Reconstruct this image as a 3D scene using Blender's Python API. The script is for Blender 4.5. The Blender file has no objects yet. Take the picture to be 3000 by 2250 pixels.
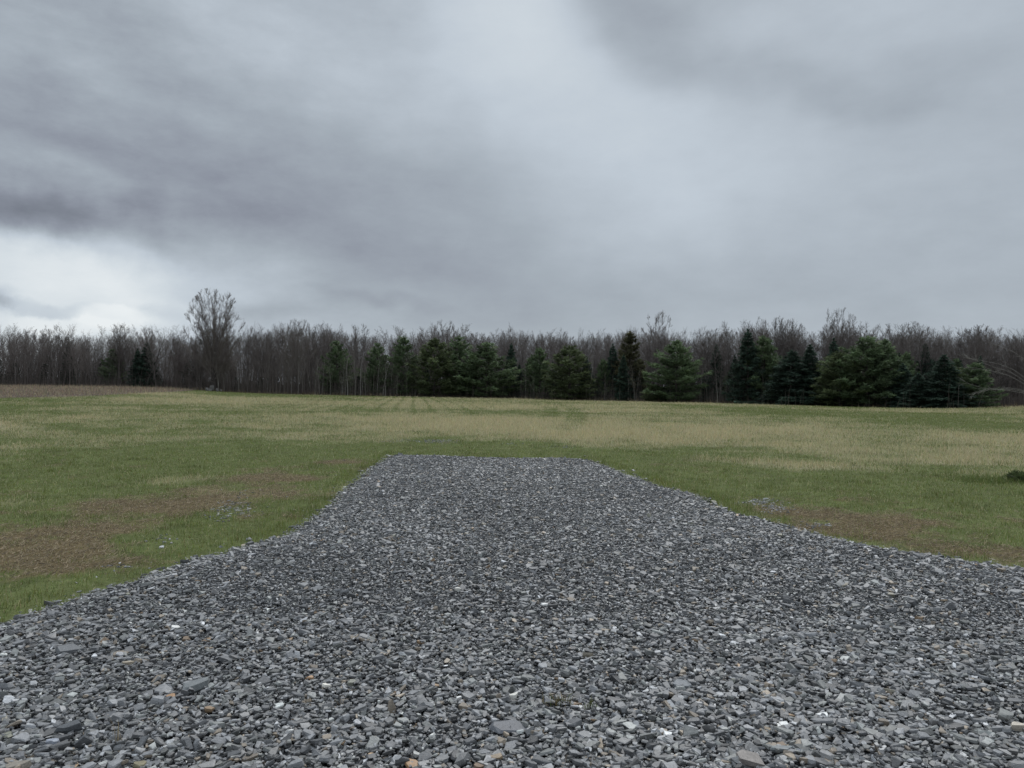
import bpy, bmesh, math, random
import numpy as np
from mathutils import Matrix, Vector

# ------------------------------------------------------------------ camera, sky, sun, exposure
scene = bpy.context.scene
COL = scene.collection
F = 2200.0                       # focal length in pixels of the 3000 px wide photograph
CAM_H = 1.6
PITCH = math.radians(0.13)
ROLL = math.radians(0.46)

cam_data = bpy.data.cameras.new("camera")
cam = bpy.data.objects.new("camera", cam_data)
COL.objects.link(cam)
cam_data.sensor_width = 36.0
cam_data.lens = 36.0 * F / 3000.0
cam_data.clip_start = 0.05
cam_data.clip_end = 9000.0
fwd = np.array([0.0, math.cos(PITCH), math.sin(PITCH)])
rgt = np.array([math.cos(ROLL), 0.0, math.sin(ROLL)])
upv = np.cross(rgt, fwd); upv /= np.linalg.norm(upv)
rgt = np.cross(fwd, upv)
cam.matrix_world = Matrix(((rgt[0], upv[0], -fwd[0], 0.0),
                           (rgt[1], upv[1], -fwd[1], 0.0),
                           (rgt[2], upv[2], -fwd[2], CAM_H),
                           (0, 0, 0, 1)))
scene.camera = cam
scene.view_settings.view_transform = 'Standard'
scene.view_settings.look = 'None'
scene.view_settings.exposure = 0.0
scene.view_settings.gamma = 1.0
scene.cycles.max_bounces = 5
scene.cycles.diffuse_bounces = 3
scene.cycles.glossy_bounces = 2
scene.cycles.transparent_max_bounces = 4

SUN_EL, SUN_AZ = math.radians(52), math.radians(12)      # behind the cloud, ahead of the viewer
sun_data = bpy.data.lights.new("sun", 'SUN')
sun_data.energy = 1.5
sun_data.angle = math.radians(28)
sun_data.color = (1.0, 0.97, 0.93)
sun = bpy.data.objects.new("sun", sun_data)
COL.objects.link(sun)
sdir = Vector((math.sin(SUN_AZ) * math.cos(SUN_EL), math.cos(SUN_AZ) * math.cos(SUN_EL), math.sin(SUN_EL)))
sun.rotation_euler = sdir.to_track_quat('Z', 'Y').to_euler()


def ray(px, py):
    d = fwd + (px - 1500.0) / F * rgt - (py - 1125.0) / F * upv
    return d / np.linalg.norm(d)


def azel(px, py):
    d = ray(px, py)
    return math.atan2(d[0], d[1]), math.asin(d[2])


# ---- overcast sky: cloud layer over the Nishita sky, all in directions of the sky itself
world = bpy.data.worlds.new("World")
scene.world = world
world.use_nodes = True
WT = world.node_tree
WT.nodes.clear()


def wn(kind, **kw):
    n = WT.nodes.new(kind)
    for k, v in kw.items():
        setattr(n, k, v)
    return n


def wl(a, b):
    WT.links.new(a, b)


def wmath(op, a, b=None, clamp=False):
    n = wn('ShaderNodeMath', operation=op, use_clamp=clamp)
    for i, v in enumerate((a, b)):
        if v is None:
            continue
        if isinstance(v, (int, float)):
            n.inputs[i].default_value = v
        else:
            wl(v, n.inputs[i])
    return n.outputs[0]


tc = wn('ShaderNodeTexCoord')
sep = wn('ShaderNodeSeparateXYZ'); wl(tc.outputs['Generated'], sep.inputs[0])
az_n = wmath('ARCTAN2', sep.outputs[0], sep.outputs[1])
el_n = wmath('ARCSINE', sep.outputs[2])
comb = wn('ShaderNodeCombineXYZ'); wl(az_n, comb.inputs[0]); wl(el_n, comb.inputs[1])


def wnoise(scale, detail, rough, squash=(1, 1, 1), seed=0.0):
    mp = wn('ShaderNodeMapping'); mp.inputs['Scale'].default_value = squash
    mp.inputs['Location'].default_value = (seed, seed * 0.7, seed * 1.3)
    wl(comb.outputs[0], mp.inputs[0])
    nz = wn('ShaderNodeTexNoise')
    nz.inputs['Scale'].default_value = scale
    nz.inputs['Detail'].default_value = detail
    nz.inputs['Roughness'].default_value = rough
    wl(mp.outputs[0], nz.inputs['Vector'])
    return nz


def warped(amount, scale, seed, detail=5):
    nz = wnoise(scale, detail, 0.55, seed=seed)
    s = wn('ShaderNodeVectorMath', operation='SUBTRACT'); wl(nz.outputs['Color'], s.inputs[0]); s.inputs[1].default_value = (0.5, 0.5, 0.5)
    m = wn('ShaderNodeVectorMath', operation='MULTIPLY'); wl(s.outputs[0], m.inputs[0]); m.inputs[1].default_value = (amount, amount * 0.8, 0)
    a = wn('ShaderNodeVectorMath', operation='ADD'); wl(comb.outputs[0], a.inputs[0]); wl(m.outputs[0], a.inputs[1])
    return a.outputs[0]


WARP_SOFT = warped(0.20, 3.0, 3.1, 4)
WARP_FINE = warped(0.09, 9.0, 7.7, 7)

# px, py, half width, half height (photo pixels), tilt in degrees (positive: right end lower), amplitude, core 0..1, fine edge
CLOUDS = [
    (0, 300, 1000, 260, 6, -0.075, 0.10, 0),
    (-50, 330, 600, 90, 4, -0.03, 0.1, 0),
    (420, 560, 800, 110, 10, -0.06, 0.0, 0),
    (60, 600, 620, 120, 5, -0.16, 0.10, 1),
    (120, 640, 520, 75, 8, -0.09, 0.15, 1),
    (430, 270, 500, 70, 12, 0.05, 0.0, 0),
    (150, 485, 420, 45, 8, 0.05, 0.0, 0),
    (950, 560, 800, 300, 22, -0.075, 0.0, 0),
    (1150, 800, 500, 180, 5, -0.045, 0.0, 0),
    (850, 100, 500, 220, 20, 0.03, 0.0, 0),
    (1420, 40, 330, 420, 15, 0.12, 0.0, 0),
    (1650, 330, 620, 300, 35, 0.11, 0.0, 0),
    (2050, 500, 620, 330, 20, 0.07, 0.0, 0),
    (1880, 90, 300, 170, 28, -0.085, 0.2, 0),
    (2250, 270, 420, 80, 14, -0.04, 0.2, 0),
    (2700, 260, 500, 90, 0, -0.025, 0.2, 0),
    (2550, 60, 600, 110, 0, 0.05, 0.0, 0),
    (2700, 450, 500, 150, 0, 0.03, 0.0, 0),
    (1700, 900, 1300, 150, 0, -0.045, 0.0, 0),
    (30, 880, 420, 185, 0, 0.30, 0.40, 1),
    (330, 830, 260, 170, 0, 0.10, 0.1, 0),
    (560, 820, 320, 190, 0, 0.08, 0.0, 0),
    (340, 690, 100, 45, 10, 0.14, 0.0, 1),
    (130, 905, 120, 22, 0, -0.15, 0.3, 1),
    (-10, 880, 60, 38, 0, -0.22, 0.3, 1),
    (350, 930, 75, 36, 0, 0.12, 0.6, 1),
    (200, 955, 120, 24, 0, 0.12, 0.6, 1),
    (470, 912, 60, 30, 0, -0.10, 0.2, 1),
    (620, 915, 240, 40, 4, -0.06, 0.1, 0),
    (1080, 905, 260, 22, 5, -0.05, 0.1, 0),
]
BASE_B = 0.445
total = None
for (px, py, w, h, tilt, amp, core, fine) in CLOUDS:
    a, e = azel(px, py)
    mp = wn('ShaderNodeMapping', vector_type='TEXTURE')
    mp.inputs['Location'].default_value = (a, e, 0)
    mp.inputs['Rotation'].default_value = (0, 0, -math.radians(tilt))
    mp.inputs['Scale'].default_value = (1.25 * w / F, 1.25 * h / F, 1)
    wl(WARP_FINE if fine else WARP_SOFT, mp.inputs[0])
    ln = wn('ShaderNodeVectorMath', operation='LENGTH'); wl(mp.outputs[0], ln.inputs[0])
    mr = wn('ShaderNodeMapRange', interpolation_type='SMOOTHSTEP')
    wl(ln.outputs['Value'], mr.inputs['Value'])
    mr.inputs['From Min'].default_value = 1.0
    mr.inputs['From Max'].default_value = core
    v = wmath('MULTIPLY', mr.outputs[0], amp)
    total = v if total is None else wmath('ADD', total, v)
n1 = wnoise(2.6, 6, 0.55, (1.0, 2.2, 1), 11.0)
n2 = wnoise(9.0, 5, 0.6, (1.0, 2.0, 1), 5.0)
tex = wmath('ADD', wmath('MULTIPLY', wmath('SUBTRACT', n1.outputs['Fac'], 0.5), 0.10),
            wmath('MULTIPLY', wmath('SUBTRACT', n2.outputs['Fac'], 0.5), 0.05))
# heavier, more broken cloud to the left
n3 = wnoise(5.5, 9, 0.62, (0.9, 2.0, 1), 2.3)
n4 = wnoise(15.0, 8, 0.62, (0.9, 1.9, 1), 8.1)
lm = wn('ShaderNodeMapRange', interpolation_type='SMOOTHSTEP'); wl(az_n, lm.inputs['Value'])
lm.inputs['From Min'].default_value = azel(1700, 500)[0]; lm.inputs['From Max'].default_value = azel(-100, 500)[0]
lm.inputs['To Min'].default_value = 0.34; lm.inputs['To Max'].default_value = 1.0
brk = wmath('ADD', wmath('MULTIPLY', wmath('SUBTRACT', n3.outputs['Fac'], 0.5), 0.34), wmath('MULTIPLY', wmath('SUBTRACT', n4.outputs['Fac'], 0.5), 0.13))
tex = wmath('ADD', tex, wmath('MULTIPLY', brk, lm.outputs[0]))
bright = wmath('ADD', wmath('ADD', total, tex), BASE_B)
ramp = wn('ShaderNodeValToRGB'); wl(bright, ramp.inputs[0])
els = ramp.color_ramp.elements
els[0].position = 0.12; els[0].color = (0.135, 0.148, 0.180, 1)
els[1].position = 0.92; els[1].color = (0.84, 0.88, 0.90, 1)
for pos, c in ((0.28, (0.266, 0.291, 0.345)), (0.40, (0.372, 0.419, 0.470)), (0.56, (0.535, 0.598, 0.664)), (0.72, (0.670, 0.730, 0.775))):
    q = els.new(pos); q.color = (*c, 1)
# an overcast sky is about three times as bright overhead as near the horizon
zen = wn('ShaderNodeMapRange', interpolation_type='SMOOTHSTEP')
wl(el_n, zen.inputs['Value'])
zen.inputs['From Min'].default_value = math.radians(27); zen.inputs['From Max'].default_value = math.radians(75)
zen.inputs['To Min'].default_value = 1.0; zen.inputs['To Max'].default_value = 3.0
cmul = wn('ShaderNodeVectorMath', operation='SCALE'); wl(ramp.outputs[0], cmul.inputs[0]); wl(zen.outputs[0], cmul.inputs['Scale'])
bg_cloud = wn('ShaderNodeBackground'); wl(cmul.outputs[0], bg_cloud.inputs[0]); bg_cloud.inputs[1].default_value = 1.0
skyt = wn('ShaderNodeTexSky', sky_type='NISHITA')
skyt.sun_disc = False
skyt.sun_elevation = SUN_EL
skyt.sun_rotation = SUN_AZ
bg_sky = wn('ShaderNodeBackground'); wl(skyt.outputs[0], bg_sky.inputs[0]); bg_sky.inputs[1].default_value = 0.06
wmix = wn('ShaderNodeMixShader'); wmix.inputs[0].default_value = 0.95
wl(bg_sky.outputs[0], wmix.inputs[1]); wl(bg_cloud.outputs[0], wmix.inputs[2])
wout = wn('ShaderNodeOutputWorld'); wl(wmix.outputs[0], wout.inputs[0])

# ------------------------------------------------------------------ helpers
RS = np.random.RandomState(20240417)


def hash2(ix, iy, seed):
    with np.errstate(over='ignore'):
        h = ix.astype(np.uint32) * np.uint32(374761393) + iy.astype(np.uint32) * np.uint32(668265263) + np.uint32((seed * 362437 + 12345) & 0xffffffff)
        h = (h ^ (h >> np.uint32(13))) * np.uint32(1274126177)
        h = h ^ (h >> np.uint32(16))
    return (h & np.uint32(0xffffff)).astype(np.float64) / float(0xffffff)


def vnoise(x, y, seed=0):
    fx, fy = np.floor(x), np.floor(y)
    tx, ty = x - fx, y - fy
    tx = tx * tx * (3 - 2 * tx); ty = ty * ty * (3 - 2 * ty)
    ix, iy = fx.astype(np.int64), fy.astype(np.int64)
    a = hash2(ix, iy, seed); b = hash2(ix + 1, iy, seed)
    c = hash2(ix, iy + 1, seed); d = hash2(ix + 1, iy + 1, seed)
    return (a * (1 - tx) + b * tx) * (1 - ty) + (c * (1 - tx) + d * tx) * ty


def fbm(x, y, scale, octaves=4, seed=0):
    x = np.asarray(x, float) / scale; y = np.asarray(y, float) / scale
    s = np.zeros_like(x); amp, tot = 1.0, 0.0
    for o in range(octaves):
        s += amp * vnoise(x * 2 ** o + 17.3 * o, y * 2 ** o - 9.1 * o, seed + o)
        tot += amp; amp *= 0.55
    return s / tot


def sstep(a, b, x):
    t = np.clip((np.asarray(x, float) - a) / (b - a), 0, 1)
    return t * t * (3 - 2 * t)


def mesh_from(name, verts, tris=None, quads=None, cols=None, smooth=False):
    verts = np.asarray(verts, np.float32)
    loops, starts, n = [], [], 0
    if quads is not None and len(quads):
        q = np.asarray(quads, np.int32)
        loops.append(q.ravel()); starts.append(np.arange(len(q)) * 4 + n); n += q.size
    if tris is not None and len(tris):
        t = np.asarray(tris, np.int32)
        loops.append(t.ravel()); starts.append(np.arange(len(t)) * 3 + n); n += t.size
    loops = np.concatenate(loops).astype(np.int32); starts = np.concatenate(starts).astype(np.int32)
    me = bpy.data.meshes.new(name)
    me.vertices.add(len(verts)); me.vertices.foreach_set('co', verts.ravel())
    me.loops.add(len(loops)); me.loops.foreach_set('vertex_index', loops)
    me.polygons.add(len(starts)); me.polygons.foreach_set('loop_start', starts)
    me.polygons.foreach_set('use_smooth', np.full(len(starts), smooth, bool))
    if cols is not None:
        c = np.ones((len(verts), 4), np.float32); c[:, :3] = cols
        at = me.attributes.new('col', 'FLOAT_COLOR', 'POINT'); at.data.foreach_set('color', c.ravel())
    me.update(calc_edges=True)
    return me


def link(name, me, mat=None, parent=None):
    o = bpy.data.objects.new(name, me)
    COL.objects.link(o)
    if mat is not None and len(me.materials) == 0:
        me.materials.append(mat)
    if parent is not None:
        o.parent = parent
    return o


def tag(o, label=None, cat=None, group=None, kind=None):
    if label: o['label'] = label
    if cat: o['category'] = cat
    if group: o['group'] = group
    if kind: o['kind'] = kind
    return o


def empty(name, loc, rotz=0.0, scale=1.0):
    o = bpy.data.objects.new(name, None)
    COL.objects.link(o)
    o.location = loc; o.rotation_euler = (0, 0, rotz)
    o.scale = (scale, scale, scale) if np.isscalar(scale) else scale
    o.empty_display_size = 0.2
    return o


def material(name, color=None, rough=0.85, spec=0.2, attr=None, noise=None, bump=None, rand=0.0, translucent=0.0):
    """noise = list of (scale, detail, strength, coords); multiplies the colour by 1 +- strength."""
    m = bpy.data.materials.new(name); m.use_nodes = True
    nt = m.node_tree; b = nt.nodes['Principled BSDF']
    b.inputs['Roughness'].default_value = rough
    b.inputs['Specular IOR Level'].default_value = spec
    if attr:
        a = nt.nodes.new('ShaderNodeAttribute'); a.attribute_name = attr; cur = a.outputs['Color']
    else:
        r = nt.nodes.new('ShaderNodeRGB'); r.outputs[0].default_value = (*color, 1); cur = r.outputs[0]
    tcx = nt.nodes.new('ShaderNodeTexCoord')
    geo = nt.nodes.new('ShaderNodeNewGeometry')

    def scale_by(cur, val):
        s = nt.nodes.new('ShaderNodeVectorMath'); s.operation = 'SCALE'
        nt.links.new(cur, s.inputs[0]); nt.links.new(val, s.inputs['Scale'])
        return s.outputs[0]
    for (sc, det, st, sq) in (noise or []):
        mp = nt.nodes.new('ShaderNodeMapping'); mp.inputs['Scale'].default_value = sq
        nt.links.new(geo.outputs['Position'] if rand == 0 else tcx.outputs['Object'], mp.inputs[0])
        nz = nt.nodes.new('ShaderNodeTexNoise'); nz.inputs['Scale'].default_value = sc; nz.inputs['Detail'].default_value = det
        nz.inputs['Roughness'].default_value = 0.6
        nt.links.new(mp.outputs[0], nz.inputs['Vector'])
        mr = nt.nodes.new('ShaderNodeMapRange')
        mr.inputs['From Min'].default_value = 0.28; mr.inputs['From Max'].default_value = 0.72
        mr.inputs['To Min'].default_value = 1 - st; mr.inputs['To Max'].default_value = 1 + st
        nt.links.new(nz.outputs['Fac'], mr.inputs['Value'])
        cur = scale_by(cur, mr.outputs[0])
    if rand:
        oi = nt.nodes.new('ShaderNodeObjectInfo')
        mr = nt.nodes.new('ShaderNodeMapRange')
        mr.inputs['To Min'].default_value = 1 - rand; mr.inputs['To Max'].default_value = 1 + rand
        nt.links.new(oi.outputs['Random'], mr.inputs['Value'])
        cur = scale_by(cur, mr.outputs[0])
    nt.links.new(cur, b.inputs['Base Color'])
    if bump:
        sc, det, st, dist = bump
        nz = nt.nodes.new('ShaderNodeTexNoise'); nz.inputs['Scale'].default_value = sc; nz.inputs['Detail'].default_value = det
        nt.links.new(geo.outputs['Position'], nz.inputs['Vector'])
        bp = nt.nodes.new('ShaderNodeBump'); bp.inputs['Strength'].default_value = st; bp.inputs['Distance'].default_value = dist
        nt.links.new(nz.outputs['Fac'], bp.inputs['Height'])
        nt.links.new(bp.outputs[0], b.inputs['Normal'])
    if translucent:
        out = nt.nodes['Material Output']
        tr = nt.nodes.new('ShaderNodeBsdfTranslucent'); nt.links.new(cur, tr.inputs[0])
        mx = nt.nodes.new('ShaderNodeMixShader'); mx.inputs[0].default_value = translucent
        nt.links.new(b.outputs[0], mx.inputs[1]); nt.links.new(tr.outputs[0], mx.inputs[2]); nt.links.new(mx.outputs[0], out.inputs[0])
    return m


# ------------------------------------------------------------------ lie of the land
# wood edge: photo column -> (distance of the wood's edge, photo row of the foot of the trees)
EDGE = np.array([(-900, 150, 1122), (0, 139, 1129), (300, 137, 1132), (480, 136, 1136), (560, 133, 1141), (640, 131, 1147), (740, 130, 1152),
                 (900, 129, 1156), (1100, 128, 1160), (1480, 125, 1168), (1800, 121, 1175), (2100, 116, 1181), (2500, 110, 1191),
                 (2750, 106, 1197), (2860, 112, 1193), (3000, 112, 1192), (3900, 110, 1205)], float)


def edge_row(px, R, py):
    d = ray(px, py)
    h = math.hypot(d[0], d[1])
    return math.atan2(d[0], d[1]), R, CAM_H + R * d[2] / h


_t = np.array([edge_row(*e) for e in EDGE])
AZ_T = np.concatenate([[-3.2, -1.9], _t[:, 0], [1.9, 3.2]])
R_T = np.concatenate([[150, 150], _t[:, 1], [110, 110]])
Z_T = np.concatenate([[0, 0], _t[:, 2], [0, 0]])
# smooth tables
_az = np.linspace(-3.2, 3.2, 2400)
_k = np.hanning(41); _k /= _k.sum()
_Rs = np.convolve(np.pad(np.interp(_az, AZ_T, R_T), 20, mode='edge'), _k, 'valid')
_Zs = np.convolve(np.pad(np.interp(_az, AZ_T, Z_T), 20, mode='edge'), _k, 'valid')


def edge_R(az):
    return np.interp(az, _az, _Rs)


def terrain(x, y):
    x = np.asarray(x, float); y = np.asarray(y, float)
    r = np.hypot(x, y); az = np.arctan2(x, y)
    R = edge_R(az)
    t = np.clip((r - 17.0) / (R - 17.0), 0, 1)
    s = t * t * (1.9 - 0.9 * t)
    z = np.interp(az, _az, _Zs) * s
    z = z + (fbm(x, y, 9.0, 3, 91) - 0.5) * 0.16 * np.clip((r - 12) / 25, 0, 1) * np.clip((R - r) / 15, 0, 1)
    return z


def ground_at(px, py, rmax=400.0):
    d = ray(px, py)
    h = math.hypot(d[0], d[1])
    rr = np.concatenate([np.arange(1.5, 30, 0.02), np.arange(30, rmax, 0.1)])
    xs, ys = rr * d[0] / h, rr * d[1] / h
    zs = CAM_H + rr * d[2] / h
    below = np.nonzero(zs <= terrain(xs, ys))[0]
    i = below[0] if len(below) else len(rr) - 1
    return np.array([xs[i], ys[i], terrain(xs[i], ys[i])])


def at_range(px, rng):
    d = ray(px, 1130)
    h = math.hypot(d[0], d[1])
    x, y = rng * d[0] / h, rng * d[1] / h
    return np.array([x, y, float(terrain(x, y))])


def flat_at(px, py):
    d = ray(px, py)
    t = -CAM_H / d[2]
    return (t * d[0], t * d[1])


# ---- outline of the slate driveway
OUT_PX = [(0, 1835), (100, 1788), (200, 1757), (300, 1728), (400, 1700), (480, 1672), (560, 1645), (640, 1626), (700, 1606), (760, 1590), (830, 1570),
          (868, 1545), (905, 1520), (960, 1482), (1000, 1447), (1035, 1416), (1075, 1385), (1105, 1360), (1135, 1340), (1165, 1334),
          (1250, 1337), (1350, 1340), (1500, 1345), (1620, 1344), (1700, 1347), (1745, 1354), (1790, 1372), (1860, 1398), (1930, 1424),
          (1985, 1440), (2030, 1447), (2080, 1472), (2150, 1503), (2240, 1526), (2330, 1550), (2420, 1572), (2500, 1592), (2600, 1610),
          (2700, 1626), (2800, 1640), (2900, 1652), (3000, 1665)]
PAD = [flat_at(*p) for p in OUT_PX]
PAD = [(-16, -1.5), (-8.5, 2.2), (-4.9, 4.2)] + PAD + [(6.2, 6.35), (9, 5.9), (15, 5.2), (15, -9), (-16, -9)]
PAD = np.array(PAD)


def pad_dist(x, y):
    """signed distance to the driveway outline, positive inside"""
    x = np.asarray(x, float).ravel(); y = np.asarray(y, float).ravel()
    out = np.empty(len(x))
    A = PAD; B = np.roll(PAD, -1, axis=0)
    for s in range(0, len(x), 100000):
        X = x[s:s + 100000, None]; Y = y[s:s + 100000, None]
        dx, dy = B[:, 0] - A[:, 0], B[:, 1] - A[:, 1]
        t = np.clip(((X - A[:, 0]) * dx + (Y - A[:, 1]) * dy) / (dx * dx + dy * dy), 0, 1)
        d = np.min(np.hypot(X - A[:, 0] - t * dx, Y - A[:, 1] - t * dy), axis=1)
        cond = (A[:, 1] > Y) != (B[:, 1] > Y)
        xi = A[:, 0] + (Y - A[:, 1]) * dx / np.where(dy == 0, 1e-9, dy)
        ins = (np.sum(cond & (X < xi), axis=1) % 2) == 1
        out[s:s + 100000] = np.where(ins, d, -d)
    out += 0.20 * (fbm(x, y, 0.9, 4, 19) - 0.5) * np.clip(1.2 - np.abs(out), 0, 1)
    return out


def pad_z(d):
    return -0.012 + 0.05 * sstep(-0.08, 0.40, d)


# ---- corn stubble field at the left, between its near edge and the wood
CORN_NEAR = [(-900, 1178), (-300, 1171), (0, 1166), (150, 1164), (300, 1159), (420, 1153), (500, 1149), (545, 1146), (575, 1143.5)]
_c = np.array([ground_at(*p) for p in CORN_NEAR])
CORN_AZ = np.arctan2(_c[:, 0], _c[:, 1]); CORN_R = np.hypot(_c[:, 0], _c[:, 1])


def corn_depth(x, y):
    """metres beyond the near edge of the stubble field, negative outside it"""
    r = np.hypot(x, y); az = np.arctan2(x, y)
    d = r - np.interp(az, CORN_AZ, CORN_R)
    d = np.where(az > CORN_AZ[-1], -50.0, d)
    d = np.where(az < -1.25, -50.0, d)
    return np.where(r > edge_R(az) - 0.5, -np.abs(d) - 1, d)


# ---- patches of the field, placed on the ground
def blob_set(items):
    out = []
    for (px, py, w, h, amp) in items:
        c = ground_at(px, py); n = ground_at(px, py + h); f_ = ground_at(px, py - h)
        r = math.hypot(c[0], c[1])
        ry = 0.5 * abs(math.hypot(f_[0], f_[1]) - math.hypot(n[0], n[1]))
        out.append((c[0], c[1], max(w * r / F, 0.2), max(ry, 0.25), math.atan2(c[0], c[1]), amp))
    return out


def blob_field(blobs, x, y):
    s = np.zeros(np.shape(x))
    for (cx, cy, rx, ry, a, amp) in blobs:
        dx, dy = x - cx, y - cy
        u = (dx * math.cos(a) - dy * math.sin(a)) / rx
        v = (dx * math.sin(a) + dy * math.cos(a)) / ry
        s = s + amp * np.exp(-(u * u + v * v))
    return s


DRY = blob_set([(2100, 1265, 750, 45, 0.36), (2750, 1300, 600, 45, 0.34), (1300, 1240, 500, 25, 0.20), (2350, 1368, 330, 16, 0.55), (850, 1285, 350, 22, 0.32),
                (300, 1245, 500, 30, 0.22), (1200, 1195, 420, 14, 0.42), (700, 1180, 300, 12, 0.35), (1650, 1195, 300, 12, 0.25), (2700, 1225, 420, 11, -0.55),
                (2200, 1222, 300, 8, -0.15), (700, 1155, 160, 5, -0.40), (1250, 1310, 500, 22, -0.45), (300, 1350, 500, 50, -0.45),
                (1900, 1330, 300, 30, -0.25), (2600, 1440, 700, 45, -0.7), (2050, 1400, 250, 40, -0.5), (2450, 1330, 250, 10, -0.25),
                (1550, 1290, 300, 12, 0.10), (200, 1185, 350, 8, -0.12), (2850, 1350, 300, 20, 0.3)])
DIRT = blob_set([(60, 1640, 190, 60, 0.95), (250, 1555, 330, 40, 0.75), (520, 1480, 300, 32, 0.85), (650, 1435, 260, 26, 0.75), (850, 1392, 220, 22, 0.75),
                 (1040, 1350, 140, 16, 0.75), (330, 1650, 200, 25, 0.4), (80, 1500, 200, 20, 0.35), (650, 1760, 140, 10, 0.5),
                 (2600, 1548, 300, 34, 0.85), (2930, 1625, 260, 32, 1.1), (2750, 1500, 350, 25, 0.45), (2330, 1500, 130, 18, 0.55), (2450, 1560, 160, 14, 0.5)])
ROW_DIR = math.radians(-7.5)
TRACKS = [[(1655, 1262), (1684, 1240), (1692, 1218), (1676, 1198), (1610, 1183)], [(1606, 1228), (1618, 1212), (1612, 1196), (1560, 1184)]]
TRACKS = [np.array([ground_at(*p)[:2] for p in t]) for t in TRACKS]


def field_masks(x, y):
    x = np.asarray(x, float); y = np.asarray(y, float)
    r = np.hypot(x, y); az = np.arctan2(x, y)
    dry = 0.23 + 1.5 * (fbm(x, y, 6.0, 5, 3) - 0.5) + 1.5 * (fbm(x, y, 22.0, 3, 7) - 0.5) + 1.3 * (fbm(x, y, 1.1, 3, 31) - 0.5) + blob_field(DRY, x, y)
    dry = dry - 0.38 * (1 - sstep(11, 36, r))
    # mowing rows in the far part of the field
    u = x * math.cos(ROW_DIR) - y * math.sin(ROW_DIR) + 0.35 * (fbm(x, y, 14, 2, 44) - 0.5)
    row = np.abs(((u / 1.25) % 1.0) - 0.5) * 2
    rowm = sstep(38, 55, r) * sstep(0.55, 0.9, row) * sstep(-0.36, -0.28, az) * (1 - sstep(0.10, 0.22, az))
    u2 = u * math.cos(1.15) - (x * math.sin(ROW_DIR) + y * math.cos(ROW_DIR)) * math.sin(1.15)
    row2 = np.abs(((u2 / 2.6) % 1.0) - 0.5) * 2
    rowm2 = 0.6 * sstep(50, 65, r) * sstep(0.6, 0.95, row2) * (1 - sstep(-0.38, -0.24, az))
    dry = dry + (0.06 * sstep(60, 90, r)) - 0.46 * rowm - 0.34 * rowm2
    for t in TRACKS:
        d = np.full(np.shape(x), 9.0)
        for a, b in zip(t[:-1], t[1:]):
            ab = b - a
            k = np.clip(((x - a[0]) * ab[0] + (y - a[1]) * ab[1]) / (ab @ ab), 0, 1)
            d = np.minimum(d, np.hypot(x - a[0] - k * ab[0], y - a[1] - k * ab[1]))
        dry = dry - 0.36 * (1 - sstep(0.3, 0.8, d))
    dirt = sstep(0.34, 1.10, blob_field(DIRT, x, y) * 1.15 + 1.9 * (fbm(x, y, 0.9, 5, 8) - 0.5) + 0.7 * (fbm(x, y, 0.16, 2, 12) - 0.5))
    dirt = np.where(r > 26, 0, dirt)
    return np.clip(dry, 0, 1), np.clip(dirt * 0.75, 0, 0.75)


C_GREEN = np.array([0.096, 0.112, 0.042])
C_DRY = np.array([0.330, 0.298, 0.188])
C_DIRT = np.array([0.118, 0.078, 0.048])
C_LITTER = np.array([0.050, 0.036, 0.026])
C_CORN = np.array([0.100, 0.078, 0.060])

# ------------------------------------------------------------------ ground sheet
az_grid = np.concatenate([np.arange(-180, -50, 4.0), np.arange(-50, 50, 0.22), np.arange(50, 180, 4.0)])
az_grid = np.radians(az_grid)
r_grid = np.exp(np.arange(math.log(0.8), math.log(6000), 0.0145))
RG, AG = np.meshgrid(r_grid, az_grid, indexing='ij')
GX, GY = RG * np.sin(AG), RG * np.cos(AG)
GZ = terrain(GX, GY)
pd_ = pad_dist(GX, GY).reshape(GX.shape)
GZ = GZ - 0.05 * sstep(0.1, 0.4, pd_)
dry, dirt = field_masks(GX, GY)
gcol = C_GREEN * (1 - dry[..., None]) + C_DRY * dry[..., None] * 0.85
gcol = gcol * (1 - dirt[..., None]) + C_DIRT * dirt[..., None]
cd = corn_depth(GX, GY)
cm = sstep(-0.8, 0.4, cd)[..., None]
gcol = gcol * (1 - cm) + C_CORN * cm
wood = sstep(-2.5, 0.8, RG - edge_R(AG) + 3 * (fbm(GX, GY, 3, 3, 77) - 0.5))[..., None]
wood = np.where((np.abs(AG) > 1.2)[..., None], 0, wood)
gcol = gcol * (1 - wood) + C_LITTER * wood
gcol = gcol * (0.7 + 0.6 * fbm(GX, GY, 0.35, 4, 55))[..., None]
nr, na = GX.shape
idx = np.arange(nr * na).reshape(nr, na)
nxt = np.roll(idx, -1, axis=1)
quads = np.stack([idx[:-1], idx[1:], nxt[1:], nxt[:-1]], -1).reshape(-1, 4)
gv = np.stack([GX, GY, GZ], -1).reshape(-1, 3)
center = len(gv)
gv = np.vstack([gv, [0, 0, -0.05]])
gcolv = np.vstack([gcol.reshape(-1, 3), C_GREEN])
ctris = np.stack([np.full(na, center), idx[0], nxt[0]], -1)
M_GROUND = material('field_soil', attr='col', rough=0.95, spec=0.1, noise=[(9.0, 6, 0.30, (1, 1, 1)), (55.0, 3, 0.25, (1, 1, 1))], bump=(40, 4, 0.5, 0.02))
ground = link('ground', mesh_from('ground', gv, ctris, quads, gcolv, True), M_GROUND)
tag(ground, 'wide mown field of green and straw coloured grass running to the wood', 'field', kind='structure')

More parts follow.
